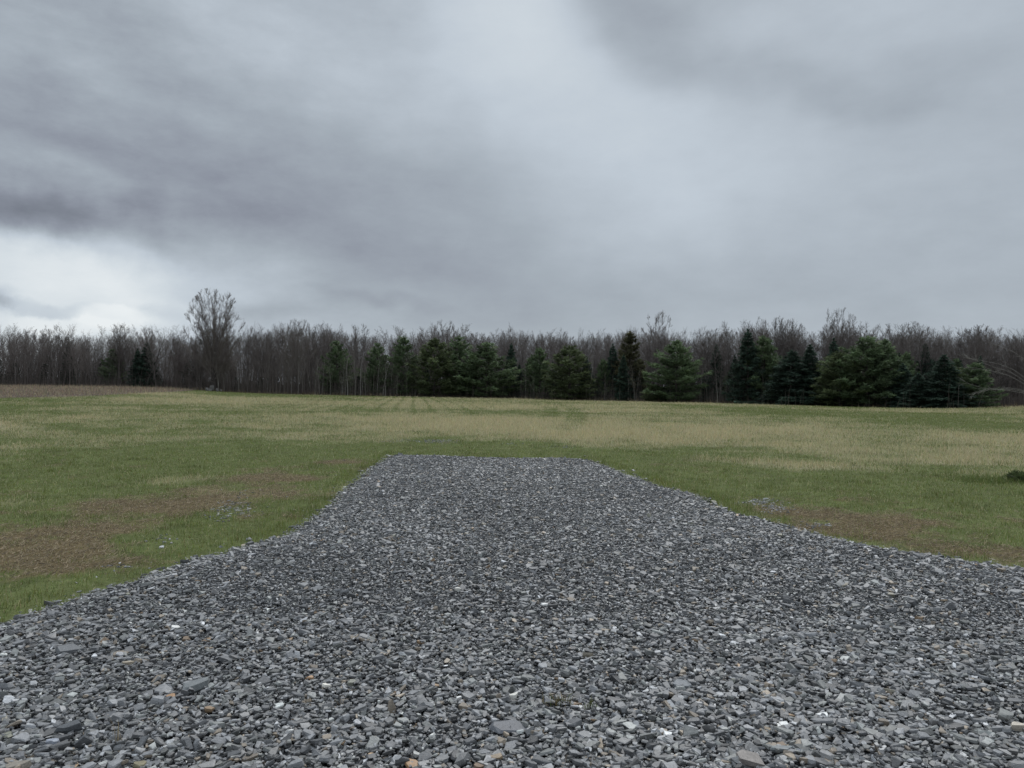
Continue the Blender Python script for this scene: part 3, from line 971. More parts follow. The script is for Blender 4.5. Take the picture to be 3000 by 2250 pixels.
M_TWIG = material('twig', color=(0.178, 0.156, 0.144), rough=0.9, spec=0.15, noise=[(2.5, 3, 0.25, (1, 1, 0.4))], rand=0.22)
M_BARK = material('bark', color=(0.150, 0.135, 0.125), rough=0.9, spec=0.15, noise=[(5, 4, 0.35, (1, 1, 0.25))], rand=0.30)
M_PALE = material('pale_bark', color=(0.27, 0.255, 0.23), rough=0.85, spec=0.2, noise=[(7, 4, 0.3, (1, 1, 0.5))], rand=0.15)
M_PALETWIG = material('pale_twig', color=(0.19, 0.168, 0.152), rough=0.9, spec=0.15, noise=[(3, 3, 0.25, (1, 1, 0.4))], rand=0.12)
M_DARKBARK = material('dark_bark', color=(0.075, 0.065, 0.060), rough=0.9, spec=0.15, noise=[(5, 4, 0.35, (1, 1, 0.25))], rand=0.2)

PROTO = {}


def make_bare(key, P, H, r, seed, mt, mc, trunk_len=None):
    buf, h = bare_proto(P, H, r, seed, trunk_len)
    t = buf[0].mesh('trunk'); t.materials.append(mt)
    c = buf[1].mesh('crown'); c.materials.append(mc)
    PROTO[key] = (t, c, h, buf)


for i in range(5):
    make_bare(('pole', i), POLE, 12, 0.065 + 0.012 * i, 100 + i, M_BARK, M_TWIG)
for i in range(3):
    make_bare(('round', i), ROUND, 12, 0.12, 200 + i, M_BARK, M_TWIG)
for i in range(3):
    make_bare(('broom', i), BROOM, 12, 0.11, 300 + i, M_BARK, M_TWIG)
for i in range(3):
    make_bare(('fork', i), FORK, 12, 0.13, 400 + i, M_BARK, M_TWIG)
for i in range(3):
    make_bare(('pale', i), variant(FORK, kids=[8, 5, 3]), 9, 0.075, 500 + i, M_PALE, M_PALETWIG)
for i in range(3):
    make_bare(('sapling', i), SAPL, 8, 0.05, 600 + i, M_PALE, M_PALETWIG)


def vase_elm(seed, NL=50, nb=17, H=17.9, W=5.1, r0=0.16, bole=0.62, low=4.0, thick=1.0):
    """short bole, many limbs that climb steeply and fan out to a domed, twin-headed crown"""
    rng = np.random.RandomState(seed)
    tr, cr = Tubes(), Tubes()
    kz = H / 17.9
    tr.add([(0, 0, -0.1), (0.02, 0, low * 0.3), (-0.05, 0.03, low * 0.7), (-0.05, 0.0, low * 1.05)], np.array([1.0, 0.8, 0.74, 0.64]) * bole, 9)
    EZ = np.array([0, 3.0, 6.0, 8.8, 11.2, 12.7, 15.0, 16.6, 17.4, 17.9]) * kz
    EW = np.array([2.5, 4.4, 5.1, 5.0, 4.85, 4.5, 3.7, 2.9, 2.2, 1.2]) * W / 5.1
    root = np.array([0, 0, low * 0.5])

    def unit(v):
        return v / (np.linalg.norm(v) + 1e-9)

    def inside(p, k):
        return math.hypot(p[0], p[1]) < np.interp(p[2], EZ, EW) * k and p[2] < H * 1.0

    def twig(q, d, L, r, lvl):
        d = unit(d)
        while L > 0.15 and not inside(q + d * L, 1.12):
            L *= 0.7
        if L <= 0.15:
            return
        n = 3 if lvl == 1 else 2
        pts = [q]
        for _ in range(n):
            d = unit(d + rng.randn(3) * 0.07 + np.array([0, 0, 0.03])); pts.append(pts[-1] + d * L / n)
        pts = np.array(pts)
        cr.add(pts, np.linspace(r, max(0.006, r * 0.4), n + 1), 3)
        if lvl >= 3:
            return
        for c in range((0, 8, 4)[lvl]):
            t = rng.uniform(0.1, 1.0); f = t * n; a = min(int(f), n - 1)
            p = pts[a] + (pts[a + 1] - pts[a]) * (f - a)
            twig(p, unit(pts[a + 1] - pts[a]) * 0.7 + unit(p - root) * 0.4 + rng.randn(3) * 0.36, L * rng.uniform(0.35, 0.6), max(0.0075, r * 0.55) * thick, lvl + 1)
    for i in range(NL):
        az = i * 2.399 + rng.normal(0, 0.25)
        z = (low + 0.5 + (H - low - 0.8) * ((i + 0.5) / NL) ** 0.8)
        w = np.interp(z, EZ, EW) * (rng.uniform(0.86, 1.03) if i % 4 else rng.uniform(0.35, 0.8))
        end = np.array([math.cos(az) * w, math.sin(az) * w, z])
        st = np.array([-0.05, 0, low * (0.35 + 0.7 * (z - low) / (H - low)) + rng.uniform(-0.3, 0.3)])
        mid = st + (end - st) * np.array([0.42, 0.42, 0.56])
        t = np.linspace(0, 1, 13)[:, None]
        P = (1 - t) ** 2 * st + 2 * t * (1 - t) * mid + t * t * end
        P[1:-1] += rng.randn(11, 3) * 0.05
        R = (r0 if i % 6 == 0 else r0 * 0.45) * (1 - 0.93 * np.linspace(0, 1, 13) ** 0.75)
        cr.add(P, R, 5)
        for b in range(nb):
            t_ = rng.uniform(0.04, 1.0) ** 0.6; f = t_ * 12; a = min(int(f), 11)
            q = P[a] + (P[a + 1] - P[a]) * (f - a)
            twig(q, unit(P[a + 1] - P[a]) * 0.9 + unit(q - root) * 0.3 + rng.randn(3) * 0.36, kz * rng.uniform(1.0, 2.6) * (1.1 - 0.5 * t_), max(0.011, R[a] * 0.30), 1)
    return tr, cr


_tr, _cr = vase_elm(704)
_tm = _tr.mesh('trunk'); _tm.materials.append(M_DARKBARK)
_cm = _cr.mesh('crown'); _cm.materials.append(M_TWIG)
PROTO[('elm', 0)] = (_tm, _cm, max(b[:, 2].max() for b in _cr.v), None)
for i in range(3):
    _tr, _cr = vase_elm(750 + i, 17 + 2 * i, 9, 12.0, 2.6 + 0.3 * i, 0.085, 0.15, 5.4 - 0.5 * i, 0.95)
    _tm = _tr.mesh('trunk'); _tm.materials.append(M_BARK)
    _cm = _cr.mesh('crown'); _cm.materials.append(M_TWIG)
    PROTO[('dome', i)] = (_tm, _cm, max(b[:, 2].max() for b in _cr.v), None)



def place_bare(key, px, top, rng_m, label, group=None, rotz=0.0, name='bare_tree', lean=None, widen=1.0, cat='tree'):
    """stand a tree at a range, as tall as the photo shows it"""
    g = at_range(px, rng_m)
    d = ray(px, top)
    H = CAM_H + rng_m * d[2] / math.hypot(d[0], d[1]) - g[2]
    t, c, h, _ = PROTO[key]
    s = H / h
    e = empty(name, (g[0], g[1], g[2] - 0.05), rotz, (s * widen, s * widen, s))
    if lean:
        e.rotation_euler = (lean[0], lean[1], rotz)
    link('trunk', t, None, e); link('crown', c, None, e)
    tag(e, label, cat, group)
    return e


# ---- the broad vase-shaped tree
place_bare(('elm', 0), 626, 843, 131.5, 'tallest bare tree, broad and vase shaped, standing above wood behind the stubble corner', widen=1.0, name='elm_tree')

# ---- the bare wood: every tree in its front ranks
rw = np.random.RandomState(40)
SKY_X = [0, 140, 250, 350, 420, 500, 560, 760, 820, 930, 1005, 1080, 1150, 1235, 1310, 1430, 1520, 1640, 1705, 1850, 1960, 2050, 2110, 2215, 2290, 2380, 2500, 2600, 2680, 2755, 2865, 2960, 3000]
SKY_Y = [948, 956, 962, 950, 955, 952, 962, 950, 930, 938, 946, 956, 958, 945, 945, 957, 950, 960, 962, 944, 955, 962, 945, 930, 934, 948, 945, 958, 943, 960, 950, 955, 956]
GROUPS = {'left': ('slim bare tree in the wood behind the corn stubble', 'bare trees behind the corn stubble'),
          'mid': ('slim bare tree in the wood between the broad vase shaped tree and the first pines', 'bare trees left of the pines'),
          'pine': ('bare tree whose top shows above the pines in the middle of the wood', 'bare trees behind the pines'),
          'right': ('bare tree whose top shows above the spruces on the right of the wood', 'bare trees behind the spruces')}
kinds = [('pole', 5, 0.46), ('broom', 3, 0.16), ('round', 3, 0.10), ('fork', 3, 0.12), ('dome', 3, 0.16)]
NB = 285
for i in range(NB):
    px = -70 + 3140 * (i + rw.rand()) / NB
    dep = (0.4 if px < 950 else 6.0) + 22 * rw.rand() ** 1.3
    R = float(edge_R(math.atan2(*ray(px, 1130)[:2]))) + dep
    u = rw.rand(); acc = 0
    for kname, kn, pr in kinds:
        acc += pr
        if u <= acc:
            break
    key = (kname, rw.randint(kn))
    top = np.interp(px, SKY_X, SKY_Y) + abs(rw.normal(0, 20)) + (rw.rand() < 0.4) * rw.uniform(5, 50) - 9 + (14 if 540 < px < 720 else 0)
    zone = 'left' if px < 560 else 'mid' if px < 1150 else 'pine' if px < 2080 else 'right'
    lab, grp = GROUPS[zone]
    place_bare(key, px, top, R, lab, grp, rw.uniform(0, 6.28), widen=rw.uniform(0.85, 1.25))

# ---- bare trees with a shape of their own
OWN = [(('dome', 0), 1925, 906, 134, 'tall bare tree with round crown rising above the pines right of centre', 0.3, 0.95),
       (('dome', 1), 2452, 898, 122, 'tallest bare tree on the right, narrow crown above the spruces', 0.0, 0.75),
       (('dome', 2), 2497, 920, 121, 'bare tree with a fan crown, right beside the tallest one over the spruces', 1.0, 0.9),
       (('dome', 0), 2270, 922, 124, 'bare tree with a loose crown, first of the pair above the dark spruces', 0.4, 0.9),
       (('dome', 1), 2309, 931, 122, 'bare tree with domed crown, second of the pair above the dark spruces', 2.0, 0.95),
       (('dome', 2), 2680, 940, 121, 'wide crowned bare tree above the small spruces near the right', 0.9, 1.25),
       (('dome', 0), 2865, 946, 121, 'bare tree with spreading crown left of the right edge', 0.2, 1.1),
       (('fork', 0), 45, 942, 142, 'open crowned bare tree near the left edge of the wood', 0.2, 1.0),
       (('dome', 2), 172, 950, 143, 'sparse forked bare tree above left wood', 1.2, 1.0),
       (('fork', 1), 232, 944, 143, 'wide forked bare tree with open twigs above the left wood', 2.2, 1.1),
       (('dome', 1), 352, 947, 142, 'forked bare tree standing clear above the left wood', 3.0, 0.9),
       (('pole', 3), 388, 948, 142, 'narrow feathery bare tree above the left wood', 0.5, 1.0),
       (('dome', 1), 1303, 935, 140, 'pale feathery bare tree above the first pines', 1.5, 0.85),
       (('pale', 0), 1018, 1003, 128.0, 'pale barked tree with straight stem in front of the dark pines at the wood edge', 0.0, 1.0),
       (('pale', 1), 1056, 1012, 127.6, 'pale forked tree with a crooked stem in front of wood edge', 1.0, 0.9),
       (('pale', 2), 1122, 1035, 127.4, 'pale thin tree with fan of branches left of the first pines', 0.6, 0.9),
       (('pale', 0), 1728, 1000, 122.5, 'pale branching tree between two pines in the middle of the wood', 2.1, 1.15),
       (('pale', 1), 1810, 1015, 121.5, 'leaning pale tree right of the pale branching one', 0.4, 1.2),
       (('sapling', 1), 1860, 1062, 119.8, 'pale sapling leaning beside narrow dark spruce', 1.4, 1.2),
       (('sapling', 2), 2073, 1045, 117.4, 'thin pale sapling with slanted stem right of the round pine', 0.3, 1.0),
       (('sapling', 0), 2108, 1050, 117.0, 'crooked pale sapling left of the bushy one', 2.3, 1.0),
       (('pale', 2), 2152, 1085, 115.3, 'bushy pale sapling with low branches before the dark spruces', 1.1, 1.35),
       (('sapling', 1), 1565, 1098, 124.0, 'pale bent sapling between two pines at centre', 0.0, 1.3),
       (('pale', 1), 1626, 1020, 123.0, 'pale forked stem showing through the centre pine', 0.8, 0.8),
       (('sapling', 0), 1540, 1040, 124.0, 'thin pale pole stem right of the dark narrow conifer', 0.8, 0.7),
       (('pale', 2), 2275, 1010, 113.0, 'dead pale stem over the left flank of the dark spruces', 0.8, 0.6),
       (('sapling', 2), 161, 1040, 138.5, 'white dead stem in the dark left wood', 0.8, 0.5)]
for (key, px, top, R, lab, rz, wd) in OWN:
    place_bare(key, px, top, R, lab, None, rz, widen=wd, name='pale_tree' if key[0] in ('pale', 'sapling') else 'bare_tree',
               lean=(0, 0.30, 0) if 'leaning pale' in lab else ((0, -0.12, 0) if 'slanted' in lab or 'leaning beside' in lab else None))
# saplings along the wood edge
for i in range(64):
    px = rw.uniform(640, 1225) if i < 46 else rw.uniform(1500, 2250)
    R = float(edge_R(math.atan2(*ray(px, 1130)[:2]))) + rw.uniform(-1.0, 1.5)
    left = px < 1230
    place_bare(('sapling', rw.randint(3)), px, rw.uniform(1010, 1080) if left else rw.uniform(1050, 1110), R,
               'thin grey sapling in the fringe of stems before the first pines' if left else 'thin grey sapling in front of the pines',
               'saplings before the first pines' if left else 'saplings in front of the pines', rw.uniform(0, 6), name='sapling', widen=rw.uniform(0.7, 1.1),
               lean=(rw.normal(0, 0.05), rw.normal(0, 0.06), 0))

# ------------------------------------------------------------------ conifers


def needle_tufts(pos, axis, size, nt, wid, rng):
    """little sprays of flat needles around each tuft"""
    n = len(pos)
    P = np.repeat(pos, nt, axis=0); A = np.repeat(axis, nt, axis=0); S = np.repeat(size, nt)
    dirn = A * 0.9 + rng.randn(n * nt, 3) * 0.55
    dirn /= np.linalg.norm(dirn, axis=1)[:, None]
    side = np.cross(dirn, rng.randn(n * nt, 3)); side /= np.linalg.norm(side, axis=1)[:, None]
    S = S * rng.uniform(0.7, 1.3, n * nt)
    a = P - side * (S * wid)[:, None]; b = P + side * (S * wid)[:, None]; c = P + dirn * S[:, None]
    V = np.stack([a, b, c], 1).reshape(-1, 3)
    T = np.arange(len(V)).reshape(-1, 3)
    return V, T


def conifer(seed, kind, H, Rm, nt=5, dens=1.0):
    rng = np.random.RandomState(seed)
    tr, br = Tubes(), Tubes()
    zt = np.linspace(0, H * 0.97, 9)
    tr.add(np.stack([0.02 * rng.randn(9), 0.02 * rng.randn(9), zt - 0.1], -1), 0.13 * (H / 8) * (1 - 0.93 * zt / H), 6)
    pos, axs, siz, lum = [], [], [], []
    nw = int((13 if kind == 'pine' else 24) * H / 8)
    for w in range(nw):
        t = (w + 0.4 * rng.rand()) / nw
        z0 = H * (0.05 + 0.93 * t) if kind != 'openpine' else H * (0.25 + 0.73 * t)
        if kind == 'spruce':
            prof = (1 - t) ** 0.88 * 0.97 + 0.03
        else:
            prof = (1 - t ** 1.35) ** 0.95 * (0.62 + 0.38 * min(1, t / 0.2)) + 0.05
        nb = rng.randint(5, 8) if kind == 'pine' else rng.randint(6, 9)
        a0 = rng.rand() * 6.28
        for b in range(nb):
            L = Rm * prof * rng.uniform(0.62, 1.18) * (1.15 if rng.rand() < 0.12 else 1)
            az = a0 + b * 6.28 / nb + rng.normal(0, 0.25)
            h = np.array([math.cos(az), math.sin(az), 0])
            s = np.linspace(0, 1, 7)
            if kind == 'spruce':
                rise = -0.28 * s + 0.16 * s ** 2.2 + 0.25 * t * s
            else:
                rise = 0.16 * s + 0.22 * s ** 2 - 0.25 * (1 - t) * s + 0.55 * t * s
            pts = np.stack([h[0] * s * L, h[1] * s * L, z0 + rise * L], -1)
            br.add(pts[::2], np.linspace(0.02 * L ** 0.5 + 0.006, 0.005, 4), 3)
            m = max(4, int((24 if kind == 'pine' else 19) * L / (Rm * 0.6) * dens))
            u = rng.uniform(0.22, 1.0, m) ** 0.8
            lat = rng.randn(m) * (0.15 if kind == 'pine' else 0.17) * L * (1.15 - 0.8 * u)
            base = np.stack([np.interp(u, s, pts[:, k]) for k in range(3)], -1)
            sidev = np.array([-h[1], h[0], 0])
            p = base + sidev * lat[:, None] + np.array([0, 0, 1.0]) * (rng.randn(m) * (0.10 if kind == 'pine' else 0.06))[:, None]
            ax = h * 0.8 + sidev * (np.sign(lat) * 0.5)[:, None] + np.array([0, 0, 0.55 if kind == 'pine' else -0.1])
            lum.append(np.full(m, math.exp(rng.randn() * 0.30)))
            pos.append(p); axs.append(ax / np.linalg.norm(ax, axis=1)[:, None])
            siz.append(np.full(m, 0.30 if kind == 'pine' else 0.24) * rng.uniform(0.8, 1.2, m) * (0.75 + 0.04 * H))
    m = 14
    pos.append(np.stack([rng.randn(m) * 0.05, rng.randn(m) * 0.05, H * (0.92 + 0.08 * rng.rand(m))], -1)); axs.append(np.tile([0, 0, 1.0], (m, 1))); siz.append(np.full(m, 0.25)); lum.append(np.ones(m))
    pos, axs, siz = np.concatenate(pos), np.concatenate(axs), np.concatenate(siz)
    V, T = needle_tufts(pos, axs, siz, nt, 0.13 if kind == 'pine' else 0.15, rng)
    cv = np.repeat(np.exp(rng.randn(len(pos)) * 0.25) * np.concatenate(lum), nt * 3)
    return tr, br, V, T, cv


C_PINE = np.array([0.130, 0.178, 0.094]); C_OLIVE = np.array([0.130, 0.162, 0.080]); C_SPRUCE = np.array([0.052, 0.080, 0.058]); C_BROWN = np.array([0.100, 0.098, 0.056])
M_NEEDLE = material('needles', attr='col', rough=0.7, spec=0.2, translucent=0.35)


def conifer_proto(key, seed, kind, H, Rm, colr, nt=6, dens=1.35, trunk_mat=None):
    tr, br, V, T, cv = conifer(seed, kind, H, Rm, nt, dens)
    t = tr.mesh('trunk'); t.materials.append(M_DARKBARK)
    bv_, bq_ = br.arrays()
    nv = len(V)
    cols = np.concatenate([np.clip(colr[None] * cv[:, None], 0, 0.3), np.tile([[0.05, 0.042, 0.036]], (len(bv_), 1))])
    c = mesh_from('crown', np.vstack([V, bv_]), T, bq_ + nv, cols)
    c.materials.append(M_NEEDLE)
    PROTO[key] = (t, c, H, None)


for i in range(3):
    conifer_proto(('pine', i), 900 + i, 'pine', 8.0, 2.9, C_PINE)
    conifer_proto(('olive', i), 920 + i, 'pine', 8.0, 2.9, C_OLIVE * (0.75 + 0.1 * i))
    conifer_proto(('spruce', i), 940 + i, 'spruce', 8.0, 2.2, C_SPRUCE)
conifer_proto(('brown', 0), 960, 'pine', 10.0, 2.2, C_BROWN)

CONIFER = [  # kind, px, top, width px, distance beyond wood edge, name, label
    (('pine', 0), 985, 998, 95, 3.5, 'dark pine behind the pale straight stem, left end of the evergreens'),
    (('pine', 1), 1105, 1005, 95, 3.0, 'dull green pine behind the pale thin trees'),
    (('pine', 2), 1180, 985, 115, 2.5, 'tall dark topped pine left of the lighter pines'),
    (('olive', 0), 1272, 990, 165, -0.5, 'yellow green pine with low reaching branches, at left of the pine clump'),
    (('pine', 1), 1345, 985, 130, 2.0, 'pine with rounded top in the middle of pine clump'),
    (('pine', 0), 1425, 1003, 185, -1.0, 'broad bushy pine at the right of the pine clump'),
    (('spruce', 0), 1497, 1005, 60, 2.5, 'narrow dark conifer just right of the broad bushy pine'),
    (('pine', 2), 1580, 1018, 90, 3.0, 'dark pine behind left flank of the centre pine'),
    (('olive', 1), 1668, 1012, 170, -1.0, 'green centre pine with ragged low branches, alone of its height at centre'),
    (('spruce', 1), 1718, 1050, 70, 3.0, 'dark spruce in the shade right of the centre pine'),
    (('spruce', 2), 1795, 1008, 75, 5.0, 'dark conifer behind the leaning pale tree'),
    (('brown', 0), 1845, 970, 95, 4.0, 'tall brownish pine rising above its neighbours right of centre'),
    (('spruce', 0), 1826, 1039, 55, 0.0, 'narrow dark spruce in front of the tall brownish pine'),
    (('pine', 1), 1982, 998, 185, -0.8, 'big round headed pine standing by itself right of centre'),
    (('olive', 2), 1915, 1125, 75, -1.0, 'low young pine bush left of the big round headed pine'),
    (('spruce', 1), 2098, 1010, 70, 7.0, 'dull small topped conifer behind the pale saplings'),
    (('spruce', 2), 2190, 965, 115, 1.5, 'tall pointed spruce, tallest of the dark spruces'),
    (('pine', 2), 2238, 985, 125, 3.0, 'dark pine close to the right of the tall pointed spruce'),
    (('spruce', 0), 2320, 1025, 165, -1.0, 'broad dark spruce with skirts reaching the grass'),
    (('spruce', 1), 2372, 1010, 110, 0.5, 'dark pointed spruce right behind the broad skirted one'),
    (('spruce', 2), 2442, 992, 80, 3.5, 'slim spruce tip between the dark spruces and the wide pine'),
    (('olive', 1), 2460, 1030, 170, -1.5, 'yellowish pine limbs at the left of the wide pine'),
    (('pine', 0), 2540, 985, 190, -0.5, 'wide spreading pine, largest evergreen on right'),
    (('pine', 1), 2590, 995, 140, 2.0, 'dull green pine behind right side of the wide pine'),
    (('spruce', 1), 2645, 1065, 90, 0.0, 'dark young spruce between the wide pine and the small front spruce'),
    (('spruce', 0), 2710, 1008, 75, 7.0, 'dark pointed spruce standing back above the small ones'),
    (('spruce', 2), 2690, 1093, 105, -2.5, 'small front spruce with spreading skirts, nearest the field'),
    (('spruce', 1), 2765, 1040, 135, -1.0, 'full conical dark spruce, front of the last group'),
    (('olive', 2), 2805, 1075, 70, 0.0, 'yellow green pine edge beside the full conical spruce'),
    (('spruce', 0), 2808, 1050, 75, 4.0, 'dark spruce behind the full conical one'),
    (('pine', 2), 2858, 1062, 110, -1.5, 'last pine on the right with bare lower trunk'),
    (('spruce', 0), 430, 1002, 62, 2.0, 'dark pointed spruce in the left wood behind the stubble'),
    (('spruce', 2), 402, 1022, 48, 3.0, 'smaller dark spruce left of the pointed one in left wood'),
    (('spruce', 1), 200, 1003, 40, 5.0, 'thin dark spruce spire far left in the wood'),
    (('pine', 0), 330, 1022, 60, 6.0, 'dim pine among bare trees of the left wood'),
]
for (key, px, top, wpx, dep, lab) in CONIFER:
    R = float(edge_R(math.atan2(*ray(px, 1130)[:2]))) + (dep if px > 900 or dep >= 5 else 1.6)
    g = at_range(px, R)
    d = ray(px, top)
    H = CAM_H + R * d[2] / math.hypot(d[0], d[1]) - g[2]
    t, c, h, _ = PROTO[key]
    s = H / h
    rm = {'pine': 2.9, 'olive': 2.9, 'spruce': 2.2, 'brown': 2.2}[key[0]]
    wd = (1.15 if key[0] == 'spruce' else 1.14) * (wpx / F * R) / (2 * rm * 0.97)
    e = empty('spruce_tree' if key[0] == 'spruce' else 'pine_tree', (g[0], g[1], g[2] - 0.05), rw.uniform(0, 6.28), (wd, wd, s))
    link('trunk', t, None, e); link('crown', c, None, e)
    tag(e, lab, 'tree', 'evergreens along the wood edge')
# the shaded second rank that closes the gaps between them
for i in range(34):
    px = 965 + (2880 - 965) * (i + rw.rand()) / 34
    key = [('pine', 0), ('spruce', 1), ('pine', 2), ('spruce', 0)][i % 4]
    R = float(edge_R(math.atan2(*ray(px, 1130)[:2]))) + rw.uniform(3.0, 6.0)
    g = at_range(px, R)
    t, c, h, _ = PROTO[key]
    s = rw.uniform(4.6, 7.6) / h
    e = empty('pine_tree' if key[0] == 'pine' else 'spruce_tree', (g[0], g[1], g[2] - 0.05), rw.uniform(0, 6.28), (s * 0.85, s * 0.85, s))
    link('trunk', t, None, e); link('crown', c, None, e)
    tag(e, 'dim evergreen in the second rank, half hidden between the front evergreens', 'tree', 'second rank of evergreens')

# ------------------------------------------------------------------ deeper wood and undergrowth, read as one mass
rb = np.random.RandomState(8)
LOD = []
for i in range(5):
    P = variant(POLE, seg=[5, 3, 2], kids=[34, 8], t0=[0.1, 0.2], t1=[0.99, 1], ang=[0.6, 0.5], ratio=[0.28, 0.45], shape=[0.5, 0.4], rmin=0.013, thin=[0.011, 0.010], sides=[4, 3, 3])
    buf, h = bare_proto(P, 12, 0.09, 800 + i)
    v0, q0 = buf[0].arrays(); v1, q1 = buf[1].arrays()
    LOD.append((np.vstack([v0, v1]), np.vstack([q0, q1 + len(v0)]), h))
V, Q, C, off = [], [], [], 0
for i in range(1300):
    px = rb.uniform(-500, 3500)
    R = float(edge_R(math.atan2(*ray(px, 1130)[:2]))) + 9 + 85 * rb.rand() ** 1.2
    g = at_range(px, R)
    d = ray(px, np.interp(px, SKY_X, SKY_Y) + abs(rb.normal(0, 14)) + 20)
    H = CAM_H + R * d[2] / math.hypot(d[0], d[1]) - g[2]
    v, q, h = LOD[i % 5]
    s = H / h; a = rb.rand() * 6.28
    w = v.copy(); w[:, 0] = (v[:, 0] * math.cos(a) - v[:, 1] * math.sin(a)) * s; w[:, 1] = (v[:, 0] * math.sin(a) + v[:, 1] * math.cos(a)) * s; w[:, 2] *= s
    V.append(w + g); Q.append(q + off); off += len(v)
    C.append(np.tile(np.array([[0.165, 0.144, 0.132]]) * rb.uniform(0.7, 1.25), (len(v), 1)))
M_WOOD = material('far_wood', attr='col', rough=0.9, spec=0.1)
woodland = link('woodland', mesh_from('woodland', np.concatenate(V), None, np.concatenate(Q), np.concatenate(C)), M_WOOD)
tag(woodland, 'deep mass of bare grey brown trees behind the wood edge', 'woodland', kind='stuff')

V, T, C, off = [], [], [], 0
LODC = []
for i in range(3):
    tr, br, v, t, cv = conifer(980 + i, 'spruce' if i else 'pine', 8.0, 2.4, 3, 0.5)
    LODC.append((v, t, cv))
for i in range(260):
    px = rb.uniform(-300, 3300)
    left = px < 620
    R = float(edge_R(math.atan2(*ray(px, 1130)[:2]))) + (rb.uniform(4, 32) if i < 150 else rb.uniform(28, 70))
    g = at_range(px, R)
    H = rb.uniform(2.0, 5.0) if left else rb.uniform(2.5, 7.0)
    if 620 < px < 930:
        H *= 0.45 if i < 150 else 1.0
    v, t, cv = LODC[i % 3]
    s = H / 8.0
    w = v * np.array([s * 1.5, s * 1.5, s]) + g
    V.append(w); T.append(t + off); off += len(v)
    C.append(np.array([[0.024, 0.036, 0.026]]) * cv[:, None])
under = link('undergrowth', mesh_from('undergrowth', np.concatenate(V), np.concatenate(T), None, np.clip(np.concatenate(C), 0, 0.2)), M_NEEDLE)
tag(under, 'dark evergreen undergrowth filling the lower wood', 'undergrowth', kind='stuff')

# brush of thin stems along the edge
n = 24000
pxs = rb.uniform(-250, 3250, n)
azs = np.arctan2((pxs - 1500) / F, 1.0)
Rr = edge_R(azs) + rb.uniform(-0.6, 4.2, n) ** 2 * np.sign(rb.rand(n) - 0.02)
bxx, byy = Rr * np.sin(azs), Rr * np.cos(azs)
hb = np.exp(rb.randn(n) * 0.6) * np.where((pxs > 480) & (pxs < 1250), 2.6, 1.6)
hb = np.clip(hb, 0.3, 7.0)
cb = np.array([[0.135, 0.116, 0.104]]) * rb.uniform(0.5, 1.5, (n, 1))
V, T, Q, C = blades(bxx, byy, hb, rb.uniform(0.012, 0.035, n), cb, rb, 0.22)
n2 = 6000
pxs = rb.uniform(560, 3250, n2)
azs = np.arctan2((pxs - 1500) / F, 1.0)
Rr = edge_R(azs) + rb.uniform(-2.2, 1.0, n2)
V2, T2, Q2, C2 = blades(Rr * np.sin(azs), Rr * np.cos(azs), 0.12 + 0.75 * rb.rand(n2) ** 3, np.full(n2, 0.05), np.array([[0.24, 0.19, 0.125]]) * rb.uniform(0.4, 1.2, (n2, 1)), rb, 0.6)
n3 = 34000
pxs = rb.uniform(-500, 3400, n3)
azs = np.arctan2((pxs - 1500) / F, 1.0)
Rr = edge_R(azs) + rb.uniform(5, 75, n3)
V3, T3, Q3, C3 = blades(Rr * np.sin(azs), Rr * np.cos(azs), np.clip(np.exp(rb.randn(n3) * 0.5) * 2.0, 0.5, 5.0), rb.uniform(0.03, 0.10, n3),
                        np.array([[0.105, 0.086, 0.076]]) * rb.uniform(0.5, 1.4, (n3, 1)), rb, 0.35)
V2, T2, Q2, C2 = np.vstack([V2, V3]), np.vstack([T2, T3 + len(V2)]), np.vstack([Q2, Q3 + len(V2)]), np.vstack([C2, C3])
m = len(V)
brush = link('brush', mesh_from('brush', np.vstack([V, V2]), np.vstack([T, T2 + m]), np.vstack([Q, Q2 + m]), np.vstack([C, C2])), M_WOOD)
tag(brush, 'thin dead stems and dry weeds along the foot of the wood', 'brush', kind='stuff')

